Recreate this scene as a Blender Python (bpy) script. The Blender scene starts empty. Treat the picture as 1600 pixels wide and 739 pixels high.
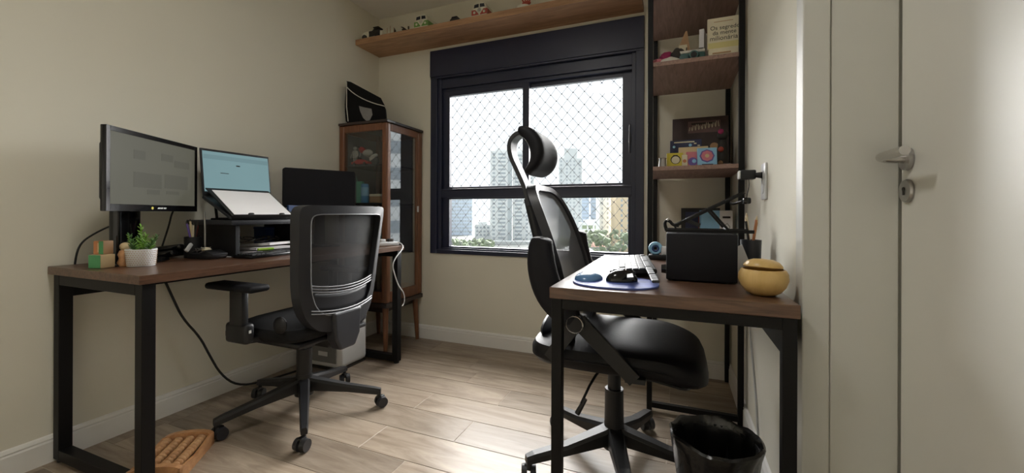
import bpy, bmesh, math, random
from mathutils import Vector, Matrix, noise
random.seed(7)
PI = math.pi
scene = bpy.context.scene
C = scene.collection

# ------------------------------------------------------------------ camera
YAW, ROLL, HCAM = 0.383, 0.0038, 0.96
cy_, sy_ = math.cos(YAW), math.sin(YAW)
fwd = Vector((-sy_, cy_, 0)); lat = Vector((cy_, sy_, 0)); upv = Vector((0, 0, 1))
rgt = math.cos(ROLL)*lat + math.sin(ROLL)*upv
upc = -math.sin(ROLL)*lat + math.cos(ROLL)*upv
cam_d = bpy.data.cameras.new('camera'); cam = bpy.data.objects.new('camera', cam_d); C.objects.link(cam)
m = Matrix.Identity(4)
for i in range(3):
    m[i][0] = rgt[i]; m[i][1] = upc[i]; m[i][2] = -fwd[i]
m[2][3] = HCAM
cam.matrix_world = m
cam_d.sensor_width = 36; cam_d.lens = 634.32/1600*36
cam_d.shift_y = -(369.5-333.05)/1600
cam_d.clip_start = 0.02; cam_d.clip_end = 3000
scene.camera = cam

# ------------------------------------------------------------------ light
SKY = 1.15
world = bpy.data.worlds.new('overcast_sky'); scene.world = world; world.use_nodes = True
bg = world.node_tree.nodes['Background']
bg.inputs[0].default_value = (0.90, 0.96, 1.0, 1); bg.inputs[1].default_value = SKY
sun_d = bpy.data.lights.new('hazy_sun', 'SUN'); sun_d.energy = 28.0; sun_d.angle = math.radians(75); sun_d.color = (1, .99, .97)
sun = bpy.data.objects.new('hazy_sun', sun_d); C.objects.link(sun)
sun.rotation_euler = Vector((0.10, -1.0, -0.58)).to_track_quat('-Z', 'Y').to_euler()
ZLAMP = 2.450
lamp_d = bpy.data.lights.new('fill_lamp_light', 'AREA'); lamp_d.shape = 'DISK'; lamp_d.size = .34; lamp_d.energy = 9.0; lamp_d.color = (1, .98, .94)  # added fill light, assumed on the ceiling out of view
lampo = bpy.data.objects.new('fill_lamp_light', lamp_d); C.objects.link(lampo); lampo.location = (-.80, .55, ZLAMP)
por_d = bpy.data.lights.new('window_portal', 'AREA'); por_d.shape = 'RECTANGLE'; por_d.size = 1.5; por_d.size_y = 1.4
por_d.cycles.is_portal = True
por = bpy.data.objects.new('window_portal', por_d); C.objects.link(por)
por.location = (-0.957, 2.86, 1.35); por.rotation_euler = (-PI/2, 0, 0)
scene.view_settings.view_transform = 'Standard'
scene.view_settings.look = 'None'
scene.view_settings.gamma = 1; scene.view_settings.use_curve_mapping = False
scene.view_settings.exposure = 0.3
cyc = scene.cycles
cyc.max_bounces = 14; cyc.diffuse_bounces = 8; cyc.glossy_bounces = 6; cyc.transmission_bounces = 6; cyc.transparent_max_bounces = 16
cyc.use_denoising = True; cyc.sample_clamp_indirect = 8; cyc.caustics_reflective = False; cyc.caustics_refractive = False

# ------------------------------------------------------------------ materials
def nm(name):
    mt = bpy.data.materials.new(name); mt.use_nodes = True
    nt = mt.node_tree
    return mt, nt, nt.nodes, nt.links, nt.nodes['Principled BSDF']

def M(name, col, rough=.5, metal=0., var=.08, scale=30., bump=0., spec=.5, emit=None, es=0., coat=0., rvar=.0):
    mt, nt, N, Lk, b = nm(name)
    b.inputs['Roughness'].default_value = rough; b.inputs['Metallic'].default_value = metal
    b.inputs['Specular IOR Level'].default_value = spec
    b.inputs['Coat Weight'].default_value = coat
    tc = N.new('ShaderNodeTexCoord'); no = N.new('ShaderNodeTexNoise')
    no.inputs['Scale'].default_value = scale; no.inputs['Detail'].default_value = 3
    Lk.new(tc.outputs['Object'], no.inputs['Vector'])
    mx = N.new('ShaderNodeMix'); mx.data_type = 'RGBA'
    mx.inputs[6].default_value = tuple(max(0, c*(1-var)) for c in col)+(1,)
    mx.inputs[7].default_value = tuple(min(1, c*(1+var)) for c in col)+(1,)
    Lk.new(no.outputs[0], mx.inputs[0]); Lk.new(mx.outputs[2], b.inputs['Base Color'])
    if bump:
        bp = N.new('ShaderNodeBump'); bp.inputs['Strength'].default_value = bump; bp.inputs['Distance'].default_value = .002
        Lk.new(no.outputs[0], bp.inputs['Height']); Lk.new(bp.outputs[0], b.inputs['Normal'])
    if rvar:
        mr = N.new('ShaderNodeMapRange'); mr.inputs[3].default_value = rough-rvar; mr.inputs[4].default_value = rough+rvar
        Lk.new(no.outputs[0], mr.inputs[0]); Lk.new(mr.outputs[0], b.inputs['Roughness'])
    if emit:
        b.inputs['Emission Color'].default_value = emit+(1,); b.inputs['Emission Strength'].default_value = es
    return mt

def wood(name, dark, light, rough=.4, axis=0, scale=6., stretch=12., rnd=False, spec=.5, bump=.1):
    """wood grain running along an object axis"""
    mt, nt, N, Lk, b = nm(name)
    b.inputs['Roughness'].default_value = rough; b.inputs['Specular IOR Level'].default_value = spec
    tc = N.new('ShaderNodeTexCoord'); mp = N.new('ShaderNodeMapping')
    s = [stretch]*3; s[axis] = 1.0
    mp.inputs['Scale'].default_value = s
    Lk.new(tc.outputs['Object'], mp.inputs[0])
    vec = mp.outputs[0]
    n1 = N.new('ShaderNodeTexNoise'); n1.inputs['Scale'].default_value = scale; n1.inputs['Detail'].default_value = 6
    n1.inputs['Distortion'].default_value = 1.2; n1.inputs['Roughness'].default_value = .65
    fac = n1.outputs[0]
    if rnd:
        oi = N.new('ShaderNodeObjectInfo'); ml = N.new('ShaderNodeMath'); ml.operation = 'MULTIPLY'; ml.inputs[1].default_value = 37.
        Lk.new(oi.outputs['Random'], ml.inputs[0])
        ad = N.new('ShaderNodeVectorMath'); ad.operation = 'ADD'
        Lk.new(vec, ad.inputs[0]); Lk.new(ml.outputs[0], ad.inputs[1]); vec = ad.outputs[0]
    Lk.new(vec, n1.inputs['Vector'])
    rp = N.new('ShaderNodeValToRGB'); e = rp.color_ramp.elements
    e[0].position = .3; e[0].color = dark+(1,); e[1].position = .7; e[1].color = light+(1,)
    Lk.new(fac, rp.inputs[0])
    out = rp.outputs[0]
    if rnd:
        hs = N.new('ShaderNodeHueSaturation'); mr = N.new('ShaderNodeMapRange')
        mr.inputs[3].default_value = .78; mr.inputs[4].default_value = 1.22
        Lk.new(oi.outputs['Random'], mr.inputs[0]); Lk.new(mr.outputs[0], hs.inputs['Value'])
        Lk.new(out, hs.inputs['Color']); out = hs.outputs[0]
    Lk.new(out, b.inputs['Base Color'])
    bp = N.new('ShaderNodeBump'); bp.inputs['Strength'].default_value = bump; bp.inputs['Distance'].default_value = .001
    Lk.new(fac, bp.inputs['Height']); Lk.new(bp.outputs[0], b.inputs['Normal'])
    return mt

def glass(name, refl=.09, tint=(1, 1, 1), rough=0.0, body=0.0):
    """thin pane: mostly see-through with a clear mirror image"""
    mt, nt, N, Lk, b = nm(name)
    tr = N.new('ShaderNodeBsdfTransparent'); tr.inputs[0].default_value = tint+(1,)
    gl = N.new('ShaderNodeBsdfGlossy'); gl.inputs['Roughness'].default_value = rough
    fr = N.new('ShaderNodeLayerWeight'); fr.inputs[0].default_value = .35
    mr = N.new('ShaderNodeMapRange'); mr.inputs[3].default_value = refl; mr.inputs[4].default_value = .75
    pw = N.new('ShaderNodeMath'); pw.operation = 'POWER'; pw.inputs[1].default_value = 2.2
    Lk.new(fr.outputs['Facing'], pw.inputs[0]); Lk.new(pw.outputs[0], mr.inputs[0])
    mx = N.new('ShaderNodeMixShader'); Lk.new(mr.outputs[0], mx.inputs[0]); Lk.new(tr.outputs[0], mx.inputs[1]); Lk.new(gl.outputs[0], mx.inputs[2])
    Lk.new(mx.outputs[0], N['Material Output'].inputs[0])
    N.remove(b)
    return mt

def meshcloth(name, col, open_=.4, scale=600., rough=.6):
    """woven net fabric: fine holes between threads"""
    mt, nt, N, Lk, b = nm(name)
    b.inputs['Base Color'].default_value = col+(1,); b.inputs['Roughness'].default_value = rough
    tr = N.new('ShaderNodeBsdfTransparent')
    tc = N.new('ShaderNodeTexCoord'); ck = N.new('ShaderNodeTexWave'); ck.bands_direction = 'Z'
    ck.inputs['Scale'].default_value = scale/20; Lk.new(tc.outputs['Object'], ck.inputs['Vector'])
    mr = N.new('ShaderNodeMapRange'); mr.inputs[3].default_value = max(0, open_-.12); mr.inputs[4].default_value = min(1, open_+.12)
    Lk.new(ck.outputs['Fac'], mr.inputs[0])
    mx = N.new('ShaderNodeMixShader'); Lk.new(mr.outputs[0], mx.inputs[0]); Lk.new(b.outputs[0], mx.inputs[1]); Lk.new(tr.outputs[0], mx.inputs[2])
    Lk.new(mx.outputs[0], N['Material Output'].inputs[0])
    return mt

def screen(name, base, strength, rough=.45):
    """dim lit display"""
    mt, nt, N, Lk, b = nm(name)
    b.inputs['Base Color'].default_value = (.015, .015, .015, 1); b.inputs['Roughness'].default_value = rough; b.inputs['Specular IOR Level'].default_value = .06
    tc = N.new('ShaderNodeTexCoord'); no = N.new('ShaderNodeTexNoise'); no.inputs['Scale'].default_value = 5
    Lk.new(tc.outputs['Object'], no.inputs['Vector'])
    mx = N.new('ShaderNodeMix'); mx.data_type = 'RGBA'
    mx.inputs[6].default_value = tuple(c*.93 for c in base)+(1,); mx.inputs[7].default_value = tuple(c*1.07 for c in base)+(1,)
    Lk.new(no.outputs[0], mx.inputs[0]); Lk.new(mx.outputs[2], b.inputs['Emission Color']); b.inputs['Emission Strength'].default_value = strength
    return mt

MT = {}
MT['wall'] = M('wall_paint', (.75, .722, .62), .85, var=.03, scale=3, bump=.02)
MT['ceil'] = M('ceiling_paint', (.82, .79, .74), .9, var=.03, scale=3)
MT['white_trim'] = M('white_trim_paint', (.83, .82, .79), .4, var=.03, scale=6)
MT['door'] = M('door_gloss_paint', (.71, .705, .655), .42, var=.03, scale=4, spec=.5, coat=0.)
MT['frame_gloss'] = M('door_frame_paint', (.61, .61, .575), .45, var=.03, scale=5)
MT['plank'] = wood('floor_plank_porcelain', (.19, .142, .10), (.41, .335, .26), .36, 0, 2.2, 7., rnd=True, spec=.45, bump=.05)
MT['grout'] = M('floor_grout', (.46, .40, .33), .8)
MT['desk'] = wood('desk_walnut_laminate', (.045, .022, .0125), (.155, .078, .045), .30, 1, 5., 14., spec=.5)
MT['desk_x'] = wood('desk_walnut_laminate_cross', (.052, .028, .017), (.165, .09, .056), .32, 0, 5., 14., spec=.5)
MT['shelfwood'] = wood('shelf_oak_laminate', (.27, .14, .07), (.50, .29, .155), .5, 0, 3., 10.)
MT['unitwood'] = wood('unit_walnut_board', (.19, .118, .096), (.37, .235, .19), .5, 1, 4., 12.)
MT['cabwood'] = wood('cabinet_cherry_wood', (.125, .048, .022), (.235, .10, .048), .35, 2, 4., 14.)
MT['cabdark'] = M('cabinet_dark_edge', (.035, .022, .018), .4)
MT['black_metal'] = M('black_steel', (.0045, .0042, .0045), .5, 0.0, spec=.25, var=.15)
MT['black_plastic'] = M('black_plastic', (.008, .008, .0095), .45, var=.1, bump=.03, scale=200)
MT['soft_black'] = M('soft_black_plastic', (.009, .009, .012), .65, spec=.25, var=.1)
MT['gloss_black'] = M('gloss_black', (.006, .006, .007), .12, var=.1)
MT['gray_plastic'] = M('charcoal_plastic', (.022, .023, .028), .42, var=.1)
MT['strap_highlight'] = M('grey_strap_highlight_plastic', (.16, .165, .18), .35)  # lumbar straps, and the highlight painted round the back frame
MT['leather'] = M('black_leather', (.009, .0085, .010), .5, var=.2, bump=.25, scale=160, spec=.22)
MT['fabric'] = M('black_fabric', (.012, .012, .013), .9, var=.3, bump=.4, scale=300, spec=.2)
MT['meshL'] = meshcloth('dark_chair_mesh', (.010, .010, .012), .12, 3000)
MT['meshR'] = meshcloth('grey_chair_mesh', (.15, .16, .185), .10, 1400)
MT['alu'] = M('window_aluminium', (.015, .019, .046), .38, .0, var=.06, spec=.6)
MT['alu_in'] = M('window_aluminium_inner', (.02, .02, .03), .45, var=.06)
MT['pane'] = glass('window_glass', .02)
MT['doorglass'] = glass('cabinet_door_glass', .30, (.85, .87, .87))
MT['cabglass'] = glass('cabinet_glass', .06, (.9, .92, .92))
MT['net'] = M('net_cord', (.22, .225, .235), .8)
MT['chrome'] = M('satin_chrome', (.62, .60, .58), .18, 1.0, var=.03)
MT['steel'] = M('brushed_steel', (.45, .44, .43), .35, 1.0, var=.05)
MT['paper'] = M('white_paper', (.80, .79, .80), .8, var=.02)
MT['white_plastic'] = M('white_plastic', (.66, .67, .68), .35, var=.03)
MT['grey_panel'] = M('grey_panel', (.20, .20, .20), .5)
MT['screenA'] = screen('monitor_screen', (.074, .072, .054), 1.)
MT['screenA2'] = screen('monitor_screen_block', (.060, .058, .044), 1.)
MT['screenB'] = screen('laptop_screen', (.142, .235, .25), 1.0)
MT['screenB2'] = screen('laptop_screen_block', (.118, .195, .21), 1.0)
MT['bowlwood'] = wood('light_bamboo', (.58, .38, .13), (.74, .52, .22), .33, 2, 3., 5., spec=.5)
MT['beech'] = wood('beech_wood', (.42, .20, .085), (.62, .34, .16), .45, 1, 5., 8.)
MT['bead'] = wood('roller_bead_wood', (.45, .23, .10), (.66, .40, .20), .4, 1, 9., 4.)
MT['green'] = M('green_paint', (.07, .30, .115), .5)
MT['orange'] = M('orange_paint', (.52, .20, .08), .5)
MT['cream'] = M('cream_paint', (.62, .48, .28), .5)
MT['leaf'] = M('plant_leaf', (.16, .33, .04), .5, var=.5, scale=40)
MT['leafdark'] = M('plant_leaf_dark', (.05, .13, .025), .5, var=.5, scale=40)
MT['soil'] = M('soil', (.04, .028, .02), .95)
MT['yellow'] = M('yellow_card', (.62, .52, .05), .5)
MT['sticky'] = M('yellow_sticky_paper', (.66, .52, .20), .7)
MT['pink'] = M('pink_card', (.62, .20, .25), .5)
MT['purple'] = M('purple_card', (.16, .10, .36), .5)
MT['blue'] = M('blue_card', (.10, .33, .62), .5)
MT['lightblue'] = M('light_blue_card', (.28, .55, .78), .5)
MT['navy'] = M('navy_card', (.015, .02, .08), .45)
MT['darkblue'] = M('dark_blue_plastic', (.015, .05, .17), .45)
MT['red'] = M('red_plastic', (.42, .02, .02), .3)
MT['brick'] = M('rust_red_paint', (.38, .06, .035), .35)
MT['magenta'] = M('magenta_fabric', (.28, .02, .09), .8)
MT['teal'] = M('teal_plastic', (.03, .09, .085), .45)
MT['mint'] = M('mint_plastic', (.16, .52, .36), .4)
MT['ivory'] = M('ivory_paper', (.68, .62, .46), .7)
MT['ink'] = M('dark_ink', (.03, .025, .02), .7)
MT['vangreen'] = M('van_green_paint', (.14, .30, .06), .3)
MT['vanwhite'] = M('van_white_paint', (.70, .68, .56), .3)
MT['darkglass'] = M('dark_toy_glass', (.02, .02, .025), .15)
MT['rubber'] = M('rubber', (.02, .02, .02), .8)
MT['padblue'] = M('blue_pad_print', (.09, .13, .42), .55, var=.75, scale=16)
MT['gel'] = M('blue_gel_rest', (.10, .22, .42), .25, var=.2, scale=14, coat=.4)
MT['kraft'] = M('kraft_wood', (.42, .25, .13), .6)
MT['bag'] = M('bag_nylon', (.006, .0055, .0055), .75, spec=.15, var=.2, bump=.3, scale=120)
MT['piping'] = M('white_piping', (.60, .58, .52), .5)
MT['shield'] = M('grey_badge', (.19, .18, .17), .5, var=.15, scale=60)
MT['garbage'] = M('black_bin_bag', (.010, .010, .011), .22, var=.2, bump=.8, scale=40, spec=.7)
MT['figure'] = M('toy_grey_plastic', (.50, .48, .44), .45, var=.3, scale=80)
MT['concrete'] = M('tower_concrete', (0.58, 0.61, 0.62), .9, var=.05, scale=.2)
MT['concrete2'] = M('tower_pale_concrete', (0.69, 0.71, 0.71), .9, var=.05, scale=.2)
MT['bluefacade'] = M('blue_grey_facade', (0.44, 0.51, 0.6), .7, var=.05, scale=.2)
MT['peach'] = M('peach_facade', (0.66, 0.54, 0.38), .9)
MT['towerglass'] = M('tower_window_glass', (0.36, 0.4, 0.43), .5)
MT['towershade'] = M('tower_recess_shade', (0.44, 0.48, 0.5), .8)  # darker concrete, paints in the shade of a recess on the tower
MT['ground'] = M('city_ground', (0.15, 0.16, 0.15), .95, var=.35, scale=.03)
MT['tree'] = M('tree_foliage', (0.21, 0.25, 0.17), .9, var=.25, scale=.4)
MT['roof'] = M('clay_roof', (0.3, 0.17, 0.13), .9)

# ------------------------------------------------------------------ builders
class MB:
    def __init__(s, xf=None):
        s.bm = bmesh.new(); s.xf = xf or Matrix.Identity(4)
    def _add(s, verts, faces):
        vs = [s.bm.verts.new(s.xf @ Vector(v)) for v in verts]
        for f in faces:
            try: s.bm.faces.new([vs[i] for i in f])
            except ValueError: pass
        return vs
    def box(s, x0, x1, y0, y1, z0, z1, bev=0., seg=2, rot=None):
        a = bmesh.new()
        bmesh.ops.create_cube(a, size=1)
        c = Vector(((x0+x1)/2, (y0+y1)/2, (z0+z1)/2)); sz = Vector((x1-x0, y1-y0, z1-z0))
        for v in a.verts: v.co = Vector((v.co.x*sz.x, v.co.y*sz.y, v.co.z*sz.z))
        if bev > 0: bmesh.ops.bevel(a, geom=a.edges[:], offset=bev, segments=seg, affect='EDGES', profile=.5)
        mm = Matrix.Translation(c) @ (rot.to_4x4() if rot is not None else Matrix.Identity(4))
        s._merge(a, mm); return s
    def _merge(s, a, mm):
        a.verts.ensure_lookup_table(); a.verts.index_update()
        vs = [s.bm.verts.new(s.xf @ (mm @ v.co)) for v in a.verts]
        for f in a.faces:
            try: s.bm.faces.new([vs[v.index] for v in f.verts])
            except ValueError: pass
        a.free()
    def obox(s, c, size, rot, bev=0., seg=2):
        return s.box(c[0]-size[0]/2, c[0]+size[0]/2, c[1]-size[1]/2, c[1]+size[1]/2, c[2]-size[2]/2, c[2]+size[2]/2, bev, seg, rot)
    def cyl(s, p0, p1, r0, r1=None, n=20, cap=True):
        r1 = r0 if r1 is None else r1
        p0 = Vector(p0); p1 = Vector(p1); d = (p1-p0).normalized()
        a = d.orthogonal().normalized(); b = d.cross(a)
        vs = []
        for p, r in ((p0, r0), (p1, r1)):
            for k in range(n):
                t = 2*PI*k/n; vs.append(p+(a*math.cos(t)+b*math.sin(t))*r)
        fs = [(k, (k+1) % n, n+(k+1) % n, n+k) for k in range(n)]
        if cap: fs += [tuple(range(n-1, -1, -1)), tuple(range(n, 2*n))]
        s._add(vs, fs); return s
    def tube(s, pts, r, n=8, closed=False, smooth=0):
        pts = [Vector(p) for p in pts]
        for _ in range(smooth):
            q = [pts[0]]
            for i in range(len(pts)-1):
                q += [pts[i]*.75+pts[i+1]*.25, pts[i]*.25+pts[i+1]*.75]
            q.append(pts[-1]); pts = q
        N = len(pts); rings = []; a = None
        for i, p in enumerate(pts):
            if closed: d = pts[(i+1) % N]-pts[i-1]
            else: d = pts[min(i+1, N-1)]-pts[max(i-1, 0)]
            d.normalize()
            if a is None: a = d.orthogonal().normalized()
            a = (a-d*a.dot(d)).normalized(); b = d.cross(a)
            rr = r(i/(N-1)) if callable(r) else r
            rings.append([p+(a*math.cos(2*PI*k/n)+b*math.sin(2*PI*k/n))*rr for k in range(n)])
        vs = [v for g in rings for v in g]; fs = []
        for i in range(N if closed else N-1):
            j = (i+1) % N
            for k in range(n): fs.append((i*n+k, i*n+(k+1) % n, j*n+(k+1) % n, j*n+k))
        if not closed: fs += [tuple(range(n-1, -1, -1)), tuple(range((N-1)*n, N*n))]
        s._add(vs, fs); return s
    def lathe(s, prof, c=(0, 0, 0), n=28, axis='z', rot=None, sx=1., sy=1.):
        vs = []; fs = []; c = Vector(c)
        for r, z in prof:
            for k in range(n):
                t = 2*PI*k/n; v = Vector((r*math.cos(t)*sx, r*math.sin(t)*sy, z))
                if axis == 'x': v = Vector((v.z, v.x, v.y))
                if axis == 'y': v = Vector((v.y, v.z, v.x))
                if rot is not None: v = rot @ v
                vs.append(c+v)
        for i in range(len(prof)-1):
            for k in range(n): fs.append((i*n+k, i*n+(k+1) % n, (i+1)*n+(k+1) % n, (i+1)*n+k))
        fs += [tuple(range(n-1, -1, -1)), tuple(range((len(prof)-1)*n, len(prof)*n))]
        s._add(vs, fs); return s
    def sphere(s, c, r, sc=(1, 1, 1), n=12, rot=None):
        a = bmesh.new(); bmesh.ops.create_uvsphere(a, u_segments=n, v_segments=max(6, n*2//3), radius=r)
        mm = Matrix.Translation(c) @ (rot.to_4x4() if rot is not None else Matrix.Identity(4)) @ Matrix.Diagonal((*sc, 1))
        s._merge(a, mm); return s
    def prism(s, poly, o, u, v, w):
        """polygon in (u,v) from origin o, pushed along vector w"""
        o, u, v, w = Vector(o), Vector(u), Vector(v), Vector(w); n = len(poly)
        vs = [o+u*a+v*b for a, b in poly]; vs += [p+w for p in vs]
        fs = [tuple(range(n-1, -1, -1)), tuple(range(n, 2*n))]+[(k, (k+1) % n, n+(k+1) % n, n+k) for k in range(n)]
        s._add(vs, fs); return s
    def beam(s, p0, p1, w0, h0, w1, h1, up=(0, 0, 1), bev=0.):
        p0, p1, up = Vector(p0), Vector(p1), Vector(up); d = (p1-p0).normalized(); a = d.cross(up).normalized(); b = a.cross(d)
        vs = []
        for p, w, h in ((p0, w0, h0), (p1, w1, h1)):
            for i, j in ((-1, -1), (1, -1), (1, 1), (-1, 1)): vs.append(p+a*i*w/2+b*j*h/2)
        s._add(vs, [(3, 2, 1, 0), (4, 5, 6, 7)]+[(k, (k+1) % 4, 4+(k+1) % 4, 4+k) for k in range(4)]); return s
    def grid(s, fn, nu, nv, thick=None):
        vs = [fn(i/nu, j/nv) for i in range(nu+1) for j in range(nv+1)]
        fs = [(i*(nv+1)+j, (i+1)*(nv+1)+j, (i+1)*(nv+1)+j+1, i*(nv+1)+j+1) for i in range(nu) for j in range(nv)]
        s._add(vs, fs); return s
    def build(s, name, mat, parent=None, smooth=False, loc=None, mods=()):
        bm = s.bm
        bmesh.ops.recalc_face_normals(bm, faces=bm.faces)
        if loc is None and parent is None:
            zs = [v.co.z for v in bm.verts]; xs = [v.co.x for v in bm.verts]; ys = [v.co.y for v in bm.verts]
            loc = ((min(xs)+max(xs))/2, (min(ys)+max(ys))/2, min(zs))
        me = bpy.data.meshes.new(name)
        if loc is not None: bmesh.ops.translate(bm, verts=bm.verts, vec=-Vector(loc))
        bm.to_mesh(me); bm.free()
        o = bpy.data.objects.new(name, me); C.objects.link(o)
        if loc is not None: o.location = loc
        me.materials.append(MT[mat] if isinstance(mat, str) else mat)
        if smooth:
            me.shade_smooth()
            try: me.set_sharp_from_angle(angle=math.radians(40))
            except Exception: pass
        if parent is not None: adopt(o, parent)
        for kind, kw in mods:
            md = o.modifiers.new(kind.lower(), kind)
            for k, v in kw.items(): setattr(md, k, v)
        return o

WORLD = {}
def wm(o):
    w = Matrix.Translation(o.location) @ o.rotation_euler.to_matrix().to_4x4()
    if o.parent is not None: w = wm(o.parent) @ o.matrix_parent_inverse @ w
    return w
def adopt(o, p):
    o.parent = p; o.matrix_parent_inverse = wm(p).inverted()
def tag(o, label, cat, group=None, kind=None):
    o['label'] = label; o['category'] = cat
    if group: o['group'] = group
    if kind: o['kind'] = kind
    return o
def thing(name, label, cat, loc, group=None, kind=None, rz=0.):
    o = bpy.data.objects.new(name, None); C.objects.link(o); o.location = loc; o.rotation_euler = (0, 0, rz)
    o.empty_display_size = .05
    return tag(o, label, cat, group, kind)
def copy_tree(o, parent=None):
    c = o.copy(); C.objects.link(c)
    if parent is not None: c.parent = parent
    for ch in list(o.children): copy_tree(ch, c)
    return c
def rz(a): return Matrix.Rotation(a, 3, 'Z')
def ry(a): return Matrix.Rotation(a, 3, 'Y')
def rx(a): return Matrix.Rotation(a, 3, 'X')
def XF(x, y, z, a=0.): return Matrix.Translation((x, y, z)) @ Matrix.Rotation(a, 4, 'Z')
def lettering(txt, size, mat, parent, origin, u, v, extrude=.0004, align='LEFT'):
    """flat printed letters lying in the plane (u, v)"""
    cu = bpy.data.curves.new('lettering', 'FONT'); cu.body = txt; cu.size = size; cu.extrude = extrude; cu.align_x = align
    cu.resolution_u = 3
    to = bpy.data.objects.new('tmp_text', cu); C.objects.link(to)
    dg = bpy.context.evaluated_depsgraph_get()
    me = bpy.data.meshes.new_from_object(to.evaluated_get(dg))
    bpy.data.objects.remove(to); bpy.data.curves.remove(cu)
    u = Vector(u).normalized(); v = Vector(v).normalized(); w = u.cross(v)
    mm = Matrix(((u.x, v.x, w.x, origin[0]), (u.y, v.y, w.y, origin[1]), (u.z, v.z, w.z, origin[2]), (0, 0, 0, 1)))
    me.transform(mm); me.materials.clear(); me.materials.append(MT[mat])
    o = bpy.data.objects.new('lettering', me); C.objects.link(o); adopt(o, parent); return o

# ================================================================== THE ROOM
XL, XR, YB, ZC = -2.228, 0.298, 2.643, 2.52
YF = -0.75
def struct(name, mb, mat, label, cat, **k):
    o = mb.build(name, mat, None, **k); return tag(o, label, cat, None, 'structure')

# floor with planks (rows run along x)
floor = struct('floor', MB().box(XL-.1, .62, YF-.1, YB+.1, -.06, -.0015), 'grout', 'wood-look plank floor of the small office', 'floor')
PW = .183; rows = []
y = 1.306-PW*12
pl_mesh = {}
joint_x = {}
k = 0
while y < YB:
    y0, y1 = max(y, YF), min(y+PW, YB)
    if y1 > YF:
        off = {0: -1.2, 1: -.86, 2: -1.19, 4: -1.1}.get(round((y-1.306)/PW), XL+random.random()*1.1)
        LN = 1.16
        xs = off-LN*3
        while xs < .6:
            x0, x1 = max(xs, XL), min(xs+LN, .6)
            if x1-x0 > .02:
                mb = MB().box(-(x1-x0)/2+.0012, (x1-x0)/2-.0012, -(y1-y0)/2+.0012, (y1-y0)/2-.0012, -.008, 0, .0012, 1)
                key = (round(x1-x0, 4), round(y1-y0, 4))
                if key in pl_mesh:
                    mb.bm.free(); o = bpy.data.objects.new('plank', pl_mesh[key]); C.objects.link(o); o.location = ((x0+x1)/2, (y0+y1)/2, 0)
                else:
                    o = mb.build('plank', 'plank', None, loc=(0, 0, 0)); o.location = ((x0+x1)/2, (y0+y1)/2, 0); pl_mesh[key] = o.data
                adopt(o, floor)
            xs += LN
    y += PW
struct('ceiling', MB().box(XL-.1, .62, YF-.1, YB+.1, ZC, ZC+.08), 'ceil', 'plain painted ceiling above the window shelf', 'ceiling')
struct('wall_left', MB().box(XL-.1, XL, YF-.1, YB+.1, 0, ZC), 'wall', 'beige painted wall behind the long desk', 'wall')
struct('wall_front', MB().box(XL, .62, YF-.1, YF, 0, ZC), 'wall', 'beige wall opposite the window', 'wall')
WX0, WX1, WZ0, WZ1 = -1.731, -.183, .655, 2.183
struct('wall_back', MB().box(XL-.1, WX0, YB, YB+.16, 0, ZC).box(WX1, .62, YB, YB+.16, 0, ZC).box(WX0, WX1, YB, YB+.16, 0, WZ0).box(WX0, WX1, YB, YB+.16, WZ1, ZC),
       'wall', 'beige wall that holds the dark framed window', 'wall')
struct('wall_right', MB().box(XR, .62, 1.24, YB, 0, ZC).box(XR, .62, 1.185, 1.24, 2.12, ZC), 'wall', 'beige wall beside the right desk and shelves', 'wall')
struct('wall_entry', MB().box(.53, .62, YF, 1.24, 0, ZC), 'wall', 'beige wall behind the open door', 'wall')

def baseboard(name, p0, p1, nrm, label):
    p0, p1, nrm = Vector(p0), Vector(p1), Vector(nrm)
    prof = [(0, 0), (.014, 0), (.014, .078), (.011, .084), (.013, .090), (.008, .100), (0, .103)]
    mb = MB().prism(prof, p0, nrm, (0, 0, 1), p1-p0)
    return struct(name, mb, 'white_trim', label, 'baseboard')
baseboard('baseboard_left', (XL, YF, 0), (XL, YB, 0), (1, 0, 0), 'white baseboard along the wall under the long desk')
baseboard('baseboard_back', (XL+.015, YB, 0), (XR-.015, YB, 0), (0, -1, 0), 'white baseboard under the window')
baseboard('baseboard_right', (XR, 1.245, 0), (XR, YB-.015, 0), (-1, 0, 0), 'white baseboard along the wall under the right desk')

# door frame post and open door
tr = thing('trim_1', 'off-white door frame post with a groove beside the door', 'door frame', (.38, 1.21, 0), None, 'structure')
MB().box(.287, .342, 1.183, 1.243, 0, 2.12, .003).build('architrave', 'frame_gloss', tr)
MB().box(.3445, .4722, 1.187, 1.239, 0, 2.12, .002).build('jamb', 'frame_gloss', tr)
MB().box(.340, .347, 1.192, 1.235, 0, 2.12).build('groove', 'frame_gloss', tr)
MB().box(.4722, .529, 1.196, 1.239, 0, 2.12, .002).build('door_stop', 'frame_gloss', tr)
dr = thing('door_1', 'glossy off-white door standing open with a lever handle', 'door', (.49, .78, 0), None, 'structure')
MB().box(.474, .509, .38, 1.182, .008, 2.10, .002).build('door_leaf', 'door', dr)
hd = MB().lathe([(.0, 0), (.024, 0), (.025, .004), (.024, .009), (.0, .0095)], (.474, 1.150, 1.082), 24, 'x', rz(PI)).build('handle_rose', 'steel', dr, True)
MB().tube([(.468, 1.150, 1.082), (.436, 1.150, 1.084), (.422, 1.143, 1.086), (.418, 1.125, 1.087), (.418, 1.03, 1.087)], .0095, 14, smooth=2).build('lever', 'chrome', hd, True)
ke = MB().lathe([(.0, 0), (.025, 0), (.026, .004), (.024, .008), (.0, .009)], (.474, 1.150, 1.012), 24, 'x', rz(PI)).build('keyhole_plate', 'steel', dr, True)
MB().box(.4635, .4655, 1.1475, 1.1525, 1.003, 1.014).cyl((.4635, 1.15, 1.016), (.4655, 1.15, 1.016), .0045).build('keyhole', 'ink', ke)
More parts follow.
